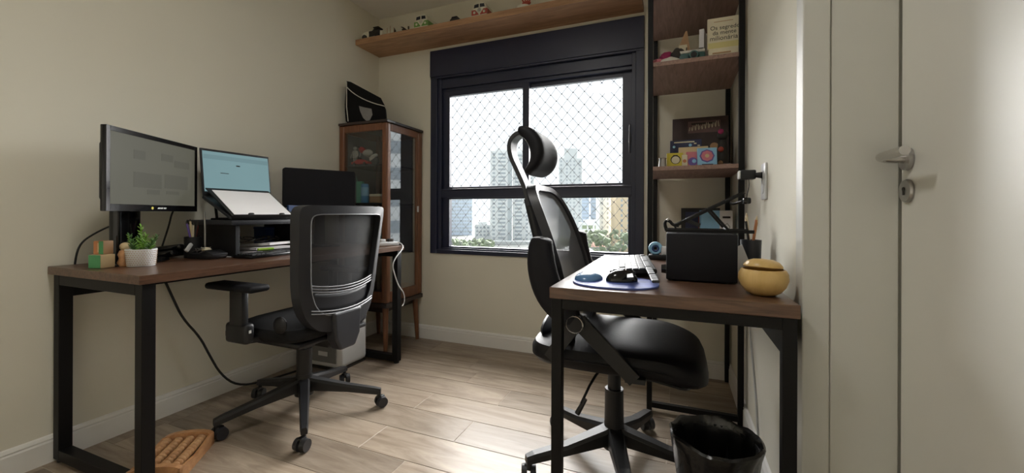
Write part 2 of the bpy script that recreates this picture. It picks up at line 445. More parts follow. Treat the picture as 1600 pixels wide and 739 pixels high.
for zz in (.25, 1.85):
    MB().cyl((.47, .378, zz), (.47, .378, zz+.09), .007).build('hinge', 'steel', dr, True)

# assumed flush lamp, added as room fill, unseen above the frame
cl = thing('fill_lamp', 'round white fill lamp added on the ceiling', 'lamp', (-.80, .55, ZC))
MB().lathe([(0, 0), (.21, 0), (.21, -.035), (.19, -.06), (.175, -.06), (.175, -.03), (0, -.03)], (-.80, .55, ZC), 40).build('housing', 'white_trim', cl, True)
MB().lathe([(0, -.066), (.17, -.066), (.175, -.062), (.17, -.058), (0, -.058)], (-.80, .55, ZC), 40).build('diffuser', M('fill_lamp_diffuser', (.8, .78, .7), .5, emit=(1, .9, .74), es=2.), cl, True)

# ------------------------------------------------------------------ window
wn = thing('window_1', 'dark aluminium window with sliding sashes and safety net', 'window', (-.957, YB, WZ0), None, 'structure')
F0 = YB-.012
def framebox(name, x0, x1, z0, z1, y0, y1, bev=.002, mat='alu', par=wn):
    return MB().box(x0, x1, y0, y1, z0, z1, bev).build(name, mat, par)
# outer frame: stiles, sill, head
framebox('frame_stile', WX0, WX0+.055, WZ0, 1.99, F0, YB+.10)
framebox('frame_stile', WX1-.05, WX1, WZ0, 1.99, F0, YB+.10)
framebox('frame_stile', WX0+.055, WX0+.085, WZ0+.03, 1.99, YB+.004, YB+.10)
framebox('frame_stile', WX1-.075, WX1-.05, WZ0+.03, 1.99, YB+.004, YB+.10)
framebox('frame_sill', WX0+.055, WX1-.05, WZ0, WZ0+.03, F0, YB+.10)
framebox('frame_sill', WX0+.085, WX1-.075, WZ0+.03, WZ0+.042, YB+.008, YB+.10)
sb = framebox('shutter_box', WX0, WX1, 1.985, WZ1, F0-.012, YB+.12, .003)
framebox('shutter_box_lip', WX0, WX1, 1.972, 1.985, F0-.004, YB+.02, .002, 'alu', sb)
framebox('head_rail', WX0+.055, WX1-.05, 1.90, 1.972, YB+.012, YB+.10)
framebox('head_rail', WX0+.085, WX1-.075, 1.878, 1.90, YB+.03, YB+.10)
framebox('transom', WX0+.085, WX1-.075, 1.075, 1.14, YB+.006, YB+.10)
framebox('transom_lip', WX0+.085, WX1-.075, 1.128, 1.140, YB+.0, YB+.03)
# lower fixed light
YP = YB+.047
fx = MB().box(WX0+.085, -1.588, YP-.02, YP+.02, .697, 1.075, .002).box(-.280, WX1-.075, YP-.02, YP+.02, .697, 1.075, .002)\
    .box(-1.588, -.280, YP-.02, YP+.02, .697, .709, .001).box(-1.588, -.280, YP-.02, YP+.02, 1.064, 1.075, .001).build('fixed_sash', 'alu', wn)
MB().box(-1.588, -.280, YP-.003, YP+.003, .709, 1.064).build('glass_pane', 'pane', fx)
# upper sliding sashes (each with its own pane)
s1 = MB().box(WX0+.085, -1.590, YP-.016, YP+.016, 1.14, 1.878, .002).box(-1.0, -.952, YP-.016, YP+.016, 1.14, 1.878, .002)\
    .box(-1.590, -1.0, YP-.016, YP+.016, 1.14, 1.155, .001).box(-1.590, -1.0, YP-.016, YP+.016, 1.842, 1.878, .001).build('sliding_sash', 'alu', wn)
MB().box(-1.590, -1.0, YP-.003, YP+.003, 1.155, 1.842).build('glass_pane', 'pane', s1)
Y2 = YP+.036
s2 = MB().box(-1.0, -.962, Y2-.016, Y2+.016, 1.14, 1.878, .002).box(-.322, WX1-.075, Y2-.016, Y2+.016, 1.14, 1.878, .002)\
    .box(-.962, -.322, Y2-.016, Y2+.016, 1.14, 1.160, .001).box(-.962, -.322, Y2-.016, Y2+.016, 1.848, 1.878, .001).build('sliding_sash', 'alu', wn)
MB().box(-.962, -.322, Y2-.003, Y2+.003, 1.160, 1.848).build('glass_pane', 'pane', s2)
MB().box(-.272, -.262, YB-.018, YB+.004, 1.34, 1.52, .003).box(-.276, -.258, YB-.006, YB+.006, 1.40, 1.46, .002).build('latch', 'alu_in', wn)
# safety net: wavy diamond mesh strung outside the panes
net = MB(); YN = YB+.135
px_, pz_ = .080, .090
for i in range(int(1.56/px_*2)+1):
    pts = []
    for j in range(int(1.25/pz_*2)+1):
        zz = .675+j*pz_/2
        xx = -1.725+i*px_/2+(px_/4-.0016)*(1 if (i+j) % 2 else -1)
        pts.append((xx+.004*noise.noise((i*.35, j*.4, 3.1)), YN+.004*noise.noise((i*.3, j*.3, 1.)), zz+.007*noise.noise((i*.4, j*.3, 9.))))
    net.tube(pts, .0018, 5)
    for j in range(0, len(pts)):
        if (i+j) % 2 == 0: net.sphere((pts[j][0]-.0012, pts[j][1], pts[j][2]), .0036, (.8, .8, 1.6), 6)
no_ = net.build('safety_net', 'net', wn); no_['kind'] = 'stuff'

# ================================================================== CITY OUTSIDE
def at(px, t):
    p = fwd*t+lat*t*(px-800)/634.32
    return Vector((p.x, p.y, 0))
GZ = -22.
def zat(py, t): return HCAM+(333.05-py)/634.32*t
tag(MB().box(-900, 900, 30, 1600, GZ-.5, GZ).build('city_ground', 'ground'), 'hazy ground between the distant towers', 'ground', None, 'structure')
winmesh = {}
def window_obj(w, h, mat):
    key = (round(w, 2), round(h, 2), mat)
    if key not in winmesh:
        o = MB().box(-w/2, w/2, -.12, .12, -h/2, h/2).build('window', mat, None, loc=(0, 0, 0)); winmesh[key] = o.data; return o
    o = bpy.data.objects.new('window', winmesh[key]); C.objects.link(o); return o
def building(name, label, px0, px1, ytop, t, depth, mat, cols, floor_h, wfrac=.6, hfrac=.5, wmat='towerglass', extra=(), ybase=None, z0=None):
    c = at((px0+px1)/2, t); W = (px1-px0)/634.32*t
    base = GZ
    a = math.atan2(lat.y, lat.x)
    xf = XF(c.x, c.y, 0, a)
    H = zat(ytop, t)
    b = thing(name, label, 'building', (c.x, c.y, base))
    MB(xf).box(-W/2, W/2, 0, depth, base, H).build('wall', mat, b)
    for (f0, f1, yt, dy, mt) in extra:
        MB(xf).box(-W/2+f0*W, -W/2+f1*W, -dy, depth*.6, base, zat(yt, t)).build('wing', mt, b)
    MB(xf).box(-W*.3, W*.3, depth*.2, depth*.7, H, H+2.2).build('roof_block', mat, b)
    n = int((H-base-2)/floor_h)
    for f0, f1, dy in cols:
        w = (f1-f0)*W
        for k in range(n):
            zc = H-1.6-k*floor_h-floor_h*.3
            if zc < zat(398, t): break
            o = window_obj(w*1.0, floor_h*hfrac, wmat)
            p = xf @ Vector((-W/2+(f0+f1)/2*W, -dy, zc)); o.location = p; o.rotation_euler = (0, 0, a); adopt(o, b)
    return b
building('apartment_tower', 'tall white tower left of the chair headrest post', 766, 800, 236, 320, 14, 'concrete2',
         [(.36, .70, .0), (.10, .22, .7)], 3.0, extra=[(.0, .30, 251, .7, 'concrete2'), (.80, 1.0, 243, .4, 'towershade')])
building('apartment_tower', 'white tower behind the chair headrest', 801, 834, 238, 322, 14, 'concrete2',
         [(.10, .44, .0), (.62, .72, 1.), (.82, .92, 1.)], 3.0, extra=[(.55, 1.0, 240, 1., 'concrete2')])
building('apartment_tower', 'grey tower right of the chair headrest', 873, 909, 247, 335, 14, 'concrete',
         [(.30, .38, .8), (.47, .53, .8), (.62, .70, .8), (.06, .14, .0), (.86, .94, .0)], 3.1, extra=[(.22, .78, 232, .8, 'concrete')])
building('office_block', 'blue-grey office block with a grid of windows', 696, 738, 298, 420, 20, 'bluefacade',
         [(.04+.096*i, .115+.096*i, 0) for i in range(10)], 3.6, hfrac=.55)
building('glass_tower', 'slim blue-grey tower far behind the garage', 909, 921, 298, 700, 15, 'bluefacade', [(.1, .9, 0)], 6, hfrac=.25)
building('glass_tower', 'blue-grey tower beside the pale block', 923, 936, 308, 640, 15, 'bluefacade', [(.1, .9, 0)], 6, hfrac=.25)
building('housing_block', 'pale block with few windows near the right pane edge', 937, 962, 297, 260, 12, 'concrete2', [(.12, .2, 0), (.45, .55, 0), (.8, .88, 0)], 3.0)
building('housing_block', 'peach coloured block at the right pane edge', 962.5, 992, 306, 243, 12, 'peach', [(.25, .35, 0), (.6, .7, 0)], 3.0)
building('low_building', 'low cream building beside the blue-grey office block', 742, 766, 351, 330, 12, 'concrete2', [(.08+.24*i, .22+.24*i, 0) for i in range(4)], 3.)
building('garage_block', 'low block with dark green openings behind the chair', 908, 938, 348, 285, 12, 'concrete', [(.06, .30, 0), (.38, .62, 0), (.7, .94, 0)], 4.2, hfrac=.6, wmat='tree')
# podium of the towers
tag(MB(XF(*at(800, 300), math.atan2(lat.y, lat.x))).box(-21, 20, 0, 8, GZ, zat(377, 300)).box(-21, 20, -.4, 0, zat(377, 300)-.8, zat(377, 300)).build('podium', 'concrete2'),
    'long low podium at the foot of the white towers', 'building')
# house roofs low on the right
for (px, yt, t, w, d, lab, mt) in ((925, 379, 215, 16, 10, 'clay red hipped roof low at the right', 'roof'), (905, 384, 190, 14, 9, 'pale flat-pitched roof below the clay roof', 'concrete2')):
    c = at(px, t); z1 = zat(yt, t)
    h = thing('house', lab, 'house', (c.x, c.y, GZ)); xf = XF(c.x, c.y, 0, math.atan2(lat.y, lat.x))
    MB(xf).box(-w/2+.4, w/2-.4, .4, d-.4, GZ, z1-2.2).build('wall', 'concrete', h)
    mb = MB(xf); vs = [(-w/2, 0, z1-2.2), (w/2, 0, z1-2.2), (w/2, d, z1-2.2), (-w/2, d, z1-2.2), (-w/4, d/2, z1), (w/4, d/2, z1)]
    mb._add(vs, [(0, 1, 5, 4), (1, 2, 5), (2, 3, 4, 5), (3, 0, 4), (3, 2, 1, 0)]); mb.build('roof', mt, h)
# the neighbour tower that the cabinet glass mirrors
nb = thing('neighbour_tower', 'white neighbouring tower mirrored in the cabinet glass', 'building', (33, 38, GZ))
xf = XF(33, 38, 0, math.radians(-38))
MB(xf).box(-13, 13, 0, 12, GZ, 30).build('wall', M('white_render', (0.8, 0.81, 0.8), .9), nb)
for i in range(5):
    for k in range(12):
        o = window_obj(2.6 if i % 2 else 1.5, 1.5, 'towerglass'); o.location = xf @ Vector((-10.5+i*5, -.02, -14+k*3.3)); o.rotation_euler = (0, 0, math.radians(-38)); adopt(o, nb)
# treetops
tb = MB()
rnd = random.Random(3)
for px0, px1, y0, y1, t0, t1, n in ((700, 772, 374, 392, 190, 300, 120), (900, 985, 360, 392, 180, 270, 120), (836, 905, 372, 392, 200, 280, 60)):
    for _ in range(n):
        t = rnd.uniform(t0, t1); px = rnd.uniform(px0, px1)
        c = at(px, t); zc = zat(rnd.uniform(y0, y1), t); r = rnd.uniform(.9, 2.0)
        tb.sphere((c.x, c.y, zc-r*.4), r, (1, 1, .85), 8)
for v in tb.bm.verts:
    v.co += v.normal*0 + Vector((noise.noise(v.co*.6), noise.noise(v.co*.6+Vector((9, 0, 0))), noise.noise(v.co*.6+Vector((0, 9, 0)))))*1.4
tag(tb.build('treetops', 'tree'), 'hazy grey-green treetops below the towers', 'trees', None, 'stuff')

# ================================================================== FURNITURE
# long desk on the left
dk = thing('office_desk', 'long walnut-topped desk with black steel legs against the left wall', 'desk', (-1.92, 1.47, 0))
DX0, DX1, DY0, DY1 = -2.222, -1.622, .775, 2.168
MB().box(DX0, DX1, DY0, DY1, .720, .750, .002).build('desktop', 'desk', dk)
for yy in (DY0+.012, DY1-.052):
    for xx in (DX0+.012, DX1-.052):
        MB().box(xx, xx+.04, yy, yy+.04, .012, .720, .002).build('leg', 'black_metal', dk)
        MB().cyl((xx+.02, yy+.02, 0), (xx+.02, yy+.02, .014), .016).build('foot', 'rubber', dk)
    MB().box(DX0+.052, DX1-.052, yy, yy+.04, .012, .052, .002).build('floor_rail', 'black_metal', dk)
    MB().box(DX0+.052, DX1-.052, yy, yy+.04, .680, .720, .002).build('top_rail', 'black_metal', dk)
MB().box(DX0+.012, DX0+.037, DY0+.052, DY1-.052, .63, .720, .002).build('apron', 'black_metal', dk)
# desk on the right
dk2 = thing('office_desk', 'walnut-topped desk with black frame against the right wall', 'desk', (-.03, 1.6, 0))
RX0, RX1, RY0, RY1 = -.333, .268, 1.113, 2.076
MB().box(RX0, RX1, RY0, RY1, .718, .750, .002).build('desktop', 'desk_x', dk2)
for xx in (RX0+.004, RX1-.034):
    MB().box(xx, xx+.03, RY0+.008, RY0+.038, 0.004, .718, .002).build('leg', 'black_metal', dk2)
MB().box(RX0+.034, RX1-.034, RY0+.008, RY0+.038, .688, .718, .002).build('front_rail', 'black_metal', dk2)
for xx in (RX0+.004, RX1-.034):
    MB().box(xx, xx+.03, RY0+.038, RY1-.01, .693, .718, .002).build('side_rail', 'black_metal', dk2)
MB().box(RX1-.030, RX1-.008, RY0+.038, RY1-.01, .622, .693, .002).build('apron', 'black_metal', dk2)
MB().box(RX0+.034, RX1-.034, RY0+.008, RY0+.038, .004, .034, .002).build('floor_rail', 'black_metal', dk2)

# shelving unit
su = thing('shelving_unit', 'tall shelving unit with black posts beside the window', 'shelf unit', (.08, 2.36, 0))
SX0, SX1, SY0, SY1 = -.128, .288, 2.082, 2.628
PT = .024
for yy in (SY0, SY1-PT):
    for xx in (SX0, SX1-PT):
        MB().box(xx, xx+PT, yy, yy+PT, 0, 2.44, .0015).build('post', 'black_metal', su)
for zz in (.02,):
    MB().box(SX0+PT, SX1-PT, SY0, SY0+PT, zz, zz+PT).build('rail', 'black_metal', su)
MB().box(SX0+PT, SX1-PT, SY0, SY0+PT, .692, .716).build('rail', 'black_metal', su)
for zz, th in ((.722, .02), (1.168, .02), (1.672, .02), (2.005, .02)):
    MB().box(SX0, SX1, SY0+.026, SY1-.026, zz, zz+th, .001).build('shelf_board', 'unitwood', su)
    MB().box(SX0+.025, SX1-.025, SY0-.002, SY0+.026, zz, zz+th, .001).build('shelf_lip', 'unitwood', su)

# long shelf above the window
tag(MB().box(XL+.002, -.187, 2.377, YB, 2.212, 2.252, .0015).build('wall_shelf', 'shelfwood'), 'long oak-coloured shelf mounted above the window', 'shelf')

# display cabinet in the corner
cb = thing('display_cabinet', 'cherry wood display cabinet with glass sides in the corner', 'cabinet', (-2.01, 2.43, 0))
CX0, CX1, CY0, CY1, CZ0, CZ1 = -2.222, -1.800, 2.215, 2.630, .345, 1.572
MB().box(CX0, CX1+.006, CY0-.006, CY1, CZ1, CZ1+.018, .003).build('top_board', 'cabdark', cb)
MB().box(CX0, CX1+.006, CY0-.006, CY1, CZ0-.03, CZ0, .003).build('base_board', 'cabdark', cb)
PW2 = .046
for xx in (CX0, CX1-PW2):
    for yy in (CY0, CY1-PW2):
        MB().box(xx, xx+PW2, yy, yy+PW2, CZ0, CZ1, .012, 4).build('post', 'cabwood', cb, True)
for z0, z1 in ((CZ1-.05, CZ1), (CZ0, CZ0+.075)):
    MB().box(CX0+PW2, CX1-PW2, CY0+.006, CY0+.03, z0, z1, .003).build('front_rail', 'cabwood', cb)
    MB().box(CX0+PW2, CX1-PW2, CY1-.03, CY1-.006, z0, z1, .003).build('back_rail', 'cabwood', cb)
    MB().box(CX0+.006, CX0+.03, CY0+PW2, CY1-PW2, z0, z1, .003).build('side_rail', 'cabwood', cb)
MB().box(CX0+PW2, CX1-PW2, CY0+.014, CY0+.018, CZ0+.075, CZ1-.05).build('side_glass', 'cabglass', cb)
MB().box(CX0+.006, CX0+.014, CY0+PW2, CY1-PW2, CZ0+.05, CZ1-.05).build('wall_panel', 'grey_panel', cb)
MB().box(CX0+PW2, CX1-PW2, CY1-.012, CY1-.004, CZ0+.05, CZ1-.05).build('back_panel', 'grey_panel', cb)
dj = MB().box(CX1-.026, CX1-.006, CY0+PW2+.002, CY1-PW2-.002, CZ1-.052, CZ1-.002, .003).box(CX1-.026, CX1-.006, CY0+PW2+.002, CY1-PW2-.002, CZ0+.002, CZ0+.075, .003)\
    .box(CX1-.026, CX1-.006, CY1-PW2-.024, CY1-PW2-.002, CZ0+.07, CZ1-.05, .003).build('glass_door', 'cabwood', cb)
MB().box(CX1-.018, CX1-.014, CY0+PW2-.004, CY1-PW2-.022, CZ0+.072, CZ1-.05).build('door_pane', 'doorglass', dj)
MB().box(CX1-.006, CX1+.006, CY1-PW2-.018, CY1-PW2-.008, .965, 1.01, .003).build('pull', 'white_plastic', dj)
for zz in (.66, 1.02, 1.285):
    MB().box(CX0+.016, CX1-.03, CY0+.022, CY1-.014, zz, zz+.008).build('glass_shelf', 'darkglass', cb)
for sx_, sy2 in ((0, 0), (0, 1), (1, 0), (1, 1)):
    x0 = CX0+.04 if sx_ == 0 else CX1-.03; y0 = CY0+.03 if sy2 == 0 else CY1-.05
    MB().cyl((x0, y0, CZ0-.03), (x0+(.02 if sx_ else -.01)*.4, y0+(.02 if sy2 else -.01), 0), .021, .013, 14).build('leg', 'cabwood', cb, True)
MB().box(CX0+.05, CX1-.05, CY0+.03, CY1-.05, CZ0-.07, CZ0-.03).build('leg_frame', 'cabdark', cb)

# ------------------------------------------------------------------ chairs
def star_base(ch, xf, ang0, R, hub_z, mat, h_in=.075, w_in=.05, zend=.088):
    MB(xf).cyl((0, 0, hub_z-.055), (0, 0, hub_z+.045), .042, .036, 24).build('hub', mat, ch, True)
    for k in range(5):
        a = ang0+k*2*PI/5; d = Vector((math.cos(a), math.sin(a), 0)); s = Vector((-d.y, d.x, 0))
        prof = []
        for t, w, zt, zb in ((.0, w_in, hub_z+.035, hub_z-.045), (.12, w_in*.95, hub_z+.02, hub_z-.035), (.55, w_in*.75, hub_z-.018, hub_z-.052), (.92, w_in*.62, zend+.012, zend-.018), (1.0, w_in*.5, zend+.004, zend-.022)):
            p = d*(R*t+.01)
            prof.append([p+s*w/2*.72+Vector((0, 0, zt)), p+s*w/2+Vector((0, 0, zt-.012)), p+s*w/2+Vector((0, 0, zb)), p-s*w/2+Vector((0, 0, zb)), p-s*w/2+Vector((0, 0, zt-.012)), p-s*w/2*.72+Vector((0, 0, zt))])
        mb = MB(xf); vs = [v for g in prof for v in g]; n = 6; fs = []
        for i in range(4):
            for j in range(n): fs.append((i*n+j, i*n+(j+1) % n, (i+1)*n+(j+1) % n, (i+1)*n+j))
        fs += [tuple(range(n)), tuple(range(4*n, 5*n))]
        mb._add(vs, fs); mb.build('base_leg', mat, ch)
        p = d*R
        ca = MB(xf).cyl(p+Vector((0, 0, zend+.0)), p+Vector((0, 0, .045)), .008).build('caster', 'black_plastic', ch)
        rot = random.uniform(0, PI); wv = Vector((math.cos(rot), math.sin(rot), 0)); c0 = p+Vector((-wv.y, wv.x, 0))*.012
        for sg in (-1, 1):
            MB(xf).cyl(c0+wv*sg*.006+Vector((0, 0, .0275)), c0+wv*sg*.026+Vector((0, 0, .0275)), .0275, .024, 18).build('wheel', 'gray_plastic' if sg > 0 else 'black_plastic', ca, True)
        MB(xf).box(c0.x-.014, c0.x+.014, c0.y-.014, c0.y+.014, .035, .058, .006).build('fork', 'black_plastic', ca)

def loop_ring(mb, fn_out, fn_in, n=72):
    """picture-frame like ring: four strips between outer/inner, front/back"""
    vs = []; fs = []
    for i in range(n):
        u = i/n
        of, ob = fn_out(u); jf, jb = fn_in(u)
        vs += [of, ob, jb, jf]
    for i in range(n):
        j = (i+1) % n
        for k in range(4): fs.append((i*4+k, i*4+(k+1) % 4, j*4+(k+1) % 4, j*4+k))
    mb._add(vs, fs); return mb
def super_pt(u, hw_top, hw_bot, z0, z1, e_top=5., e_bot=3.):
    t = 2*PI*u; c, s = math.cos(t), math.sin(t)
    e = e_top if s > 0 else e_bot
    yy = math.copysign(abs(c)**(2/e), c); zz = math.copysign(abs(s)**(2/e), s)
    zc = (z0+z1)/2; z = zc+(z1-z0)/2*zz
    f = (z-z0)/(z1-z0)
    return yy*(hw_bot+(hw_top-hw_bot)*f), z

# task chair at the long desk, seen from behind; local front is +x
cL = thing('task_chair', 'black mesh-back task chair pulled up to the long desk', 'chair', (-1.651, 1.436, 0))
xfL = XF(-1.651, 1.436, 0, PI)
star_base(cL, xfL, -1.971-PI, .345, .145, 'black_plastic')
MB(xfL).cyl((0, 0, .17), (0, 0, .31), .034, .034, 22).build('column_sleeve', 'black_plastic', cL, True)
MB(xfL).cyl((0, 0, .31), (0, 0, .37), .020, .020, 18).build('gas_column', 'black_metal', cL, True)
MB(xfL).box(-.12, .12, -.10, .10, .345, .385, .012).box(-.20, -.08, -.045, .045, .345, .40, .01).build('mechanism', 'black_plastic', cL, True)
MB(xfL).tube([(.02, -.08, .365), (.02, -.22, .36), (.02, -.26, .355)], .006, 8).build('tilt_lever', 'black_plastic', cL, True)
def cushion(xf, x0, x1, hw, z0, z1, crown=.02, front_drop=.04, e=4.5, n=40, puff=.5):
    mb = MB(xf); rings = []
    cx, hx = (x0+x1)/2, (x1-x0)/2
    lv = [(.0, .80), (.12, .95), (.35, 1.0), (.65, 1.0), (.88, .965), (1.0, .86), (1.0+crown/(z1-z0)*.6, .62), (1.0+crown/(z1-z0), .3)]
    for f, sc in lv:
        g = []
        for i in range(n):
            t = 2*PI*i/n; c, s = math.cos(t), math.sin(t)
            X_ = math.copysign(abs(c)**(2/e), c)*sc; Y_ = math.copysign(abs(s)**(2/e), s)*sc
            zz = z0+(z1-z0)*f - (front_drop*max(0, X_-.35)**2/.42)
            g.append((cx+hx*X_, hw*Y_, zz))
        rings.append(g)
    vs = [v for g in rings for v in g]; fs = []
    for i in range(len(rings)-1):
        for k in range(n): fs.append((i*n+k, i*n+(k+1) % n, (i+1)*n+(k+1) % n, (i+1)*n+k))
    fs += [tuple(range(n)), tuple(range((len(rings)-1)*n, len(rings)*n))]
    mb._add(vs, fs); return mb
cushion(xfL, -.22, .27, .25, .405, .475, .012, .05).build('seat', 'fabric', cL, True)
MB(xfL).box(-.20, .22, -.20, .20, .383, .408, .01).build('seat_pan', 'black_plastic', cL, True)
def bx(y_, z_): return -.235-.055*((z_-.43)/.56)**1.5+.75*y_*y_-.03*math.exp(-((z_-.62)/.12)**2)*0
def fo(u):
    y_, z_ = super_pt(u, .258, .215, .432, .99, 16., 3.2); x = bx(y_, z_)
    return (x+.022, y_, z_), (x-.024, y_*.985, z_)
def fi(u):
    y_, z_ = super_pt(u, .212, .172, .505, .952, 14., 3.6); x = bx(y_, z_)
    return (x+.014, y_, z_), (x-.026, y_, z_)
loop_ring(MB(xfL), fo, fi, 96).build('backrest_frame', 'gray_plastic', cL, True)
MB(xfL).tube([(fi(i/96)[1][0]-.001, fi(i/96)[1][1], fi(i/96)[1][2]) for i in range(96)], .0024, 6, closed=True).build('frame_highlight', 'strap_highlight', cL, True)  # pale ring drawn in as the gloss highlight of the inner rim
def mesh_fill(xf, fin, n=96, rings=8, dx=0.):
    mb = MB(xf); loop = [Vector(fin(i/n)[0]) for i in range(n)]
    ctr = sum(loop, Vector())/n; vs = [];
    for r in range(rings):
        f = 1-r/rings
        for p in loop:
            q = ctr+(p-ctr)*f; vs.append((bx2(q.y, q.z)+dx, q.y, q.z))
    fs = [(r*n+i, r*n+(i+1) % n, (r+1)*n+(i+1) % n, (r+1)*n+i) for r in range(rings-1) for i in range(n)]
    fs.append(tuple((rings-1)*n+i for i in range(n)))
    mb._add(vs, fs); return mb
bx2 = lambda y_, z_: bx(y_, z_)
mesh_fill(xfL, lambda u: tuple((p[0], p[1]*1.02, p[2]) for p in fi(u)), dx=.004).build('backrest_mesh', 'meshL', cL, True)
lum = MB(xfL)
lum.grid(lambda u, v: (bx((u-.5)*.34, .60)-.004, (u-.5)*.34, .545+.075*v-.02*(1-(2*u-1)**2)), 16, 4)
lum.build('lumbar_pad', 'gray_plastic', cL, True, mods=[('SOLIDIFY', dict(thickness=.008))])
for zz in (.535, .547, .628, .64, .652):
    MB(xfL).tube([(bx(y_, .6)-.026, y_, zz-.02*(1-(y_/.18)**2)) for y_ in [(-.18+.03*i) for i in range(13)]], .0032, 6).build('lumbar_strap', 'strap_highlight', cL, True)
MB(xfL).prism([(-.085, .52), (.085, .52), (.075, .40), (.045, .345), (-.045, .345), (-.075, .40)], (-.215, 0, 0), (0, 1, 0), (0, 0, 1), (-.06, 0, 0)).build('spine_bracket', 'gray_plastic', cL, mods=[('BEVEL', dict(width=.012, segments=3))])
MB(xfL).beam((-.24, 0, .39), (-.06, 0, .355), .075, .05, .07, .035).build('spine_arm', 'black_plastic', cL)
MB(xfL).box(-.262, -.257, -.012, .012, .478, .492).build('label_tag', 'steel', cL)
for sg in (1, -1):
    MB(xfL).box(-.10, .185, sg*.295-.045, sg*.295+.045, .636, .664, .013, 3).build('armrest_pad', 'soft_black', cL, True)
    MB(xfL).box(-.005, .075, sg*.292-.016, sg*.292+.016, .44, .636, .008).build('armrest_post', 'black_plastic', cL, True)
    MB(xfL).box(-.03, .10, sg*.288-.022, sg*.288+.022, .415, .50, .015, 3).build('armrest_sleeve', 'black_plastic', cL, True)
    MB(xfL).beam((.03, sg*.29, .43), (.03, sg*.12, .405), .11, .022, .12, .022).build('armrest_bracket', 'black_plastic', cL)
MB(xfL).box(-.032, -.029, .285, .295, .462, .474).build('button', 'white_plastic', cL)
MB(xfL).sphere((-.16, .255, .50), .035, (1, .5, 1), 12).build('recline_knob', 'black_plastic', cL, True)

# high-back mesh chair at the right desk; local front is +x
cR = thing('executive_chair', 'black leather-seat chair with curved headrest at the right desk', 'chair', (-.213, 1.57, 0))
xfR = XF(-.213, 1.57, 0, 0)
star_base(cR, xfR, 3.765, .335, .135, 'black_plastic', w_in=.062)
MB(xfR).cyl((0, 0, .16), (0, 0, .30), .036, .034, 22).build('column_sleeve', 'black_plastic', cR, True)
MB(xfR).cyl((0, 0, .30), (0, 0, .43), .024, .024, 18).build('gas_column', 'black_plastic', cR, True)
MB(xfR).box(-.14, .13, -.10, .10, .405, .44, .012).build('mechanism', 'black_plastic', cR, True)
MB(xfR).tube([(-.02, -.09, .42), (-.045, -.20, .40), (-.075, -.235, .33)], .0045, 8, smooth=1).build('tilt_lever', 'black_metal', cR, True)
MB(xfR).cyl((-.062, -.228, .345), (-.088, -.238, .295), .007, .009, 10).build('lever_grip', 'black_plastic', cR, True)
cushion(xfR, -.275, .315, .262, .438, .518, .010, .040, 5.).build('seat', 'leather', cR, True)
cushion(xfR, -.255, .27, .235, .432, .452, .0, .05, 4.).build('seat_pan', 'black_plastic', cR, True)
MB(xfR).tube([(.02+.288*math.copysign(abs(math.cos(t))**.5, math.cos(t)), .264*math.copysign(abs(math.sin(t))**.5, math.sin(t)), 0.478-(.040*max(0, math.copysign(abs(math.cos(t))**.5, math.cos(t))-.35)**2/.42)) for t in [2*PI*i/64 for i in range(64)]], .004, 6, closed=True).build('seat_piping', 'leather', cR, True)
def bR(y_, z_):
    f = (z_-.50)/.57
    return -.135-.165*f+.03*math.sin(f*PI)*1.0+.45*y_*y_
def fo2(u):
    y_, z_ = super_pt(u, .200, .232, .49, 1.072, 4.2, 5.); x = bR(y_, z_)
    return (x+.016, y_, z_), (x-.02, y_, z_)
def fi2(u):
    y_, z_ = super_pt(u, .182, .214, .515, 1.05, 4.2, 5.); x = bR(y_, z_)
    return (x+.014, y_, z_), (x-.014, y_, z_)
loop_ring(MB(xfR), fo2, fi2, 96).build('backrest_frame', 'gray_plastic', cR, True)
bx2 = bR
mesh_fill(xfR, lambda u: tuple((p[0], p[1]*1.02, p[2]) for p in fi2(u)), dx=.003).build('backrest_mesh', 'meshR', cR, True)
# rear spine holding back and headrest
sp_path = [(-.20, .40), (-.235, .48), (-.25, .6), (-.275, .75), (-.315, .9), (-.345, 1.02)]
MB(xfR).tube([(a, 0, b) for a, b in sp_path], .022, 10, smooth=1).build('spine', 'black_plastic', cR, True)
MB(xfR).box(-.25, -.12, -.05, .05, .40, .45, .012).build('spine_foot', 'black_plastic', cR, True)
MB(xfR).sphere((-.235, 0, .53), .05, (.55, 3.2, .9), 14).build('lumbar_support', 'gray_plastic', cR, True)
def strip(xf, path, hw, th, nsm=2):
    pts = [Vector((a, 0, b)) for a, b in path]
    for _ in range(nsm):
        q = [pts[0]]
        for i in range(len(pts)-1): q += [pts[i]*.75+pts[i+1]*.25, pts[i]*.25+pts[i+1]*.75]
        q.append(pts[-1]); pts = q
    vs = []; fs = []; N = len(pts)
    for i, p in enumerate(pts):
        d = (pts[min(i+1, N-1)]-pts[max(i-1, 0)]).normalized(); nrm = Vector((-d.z, 0, d.x))
        f = i/(N-1); w = hw(f) if callable(hw) else hw; t = th(f) if callable(th) else th
        for sgn, yy in ((-1, -w), (-1, w), (1, w), (1, -w)):
            q = p+nrm*sgn*t/2; vs.append((q.x, yy, q.z))
    for i in range(N-1):
        for k in range(4): fs.append((i*4+k, i*4+(k+1) % 4, (i+1)*4+(k+1) % 4, (i+1)*4+k))
    fs += [(3, 2, 1, 0), tuple((N-1)*4+k for k in range(4))]
    mb = MB(xf); mb._add(vs, fs); return mb
strip(xfR, [(-.335, .99), (-.352, 1.06), (-.385, 1.13), (-.42, 1.20), (-.422, 1.255), (-.39, 1.288), (-.345, 1.285), (-.31, 1.26)], .035, .018).build('headrest_arm', 'gray_plastic', cR, True, mods=[('BEVEL', dict(width=.004, segments=2))])
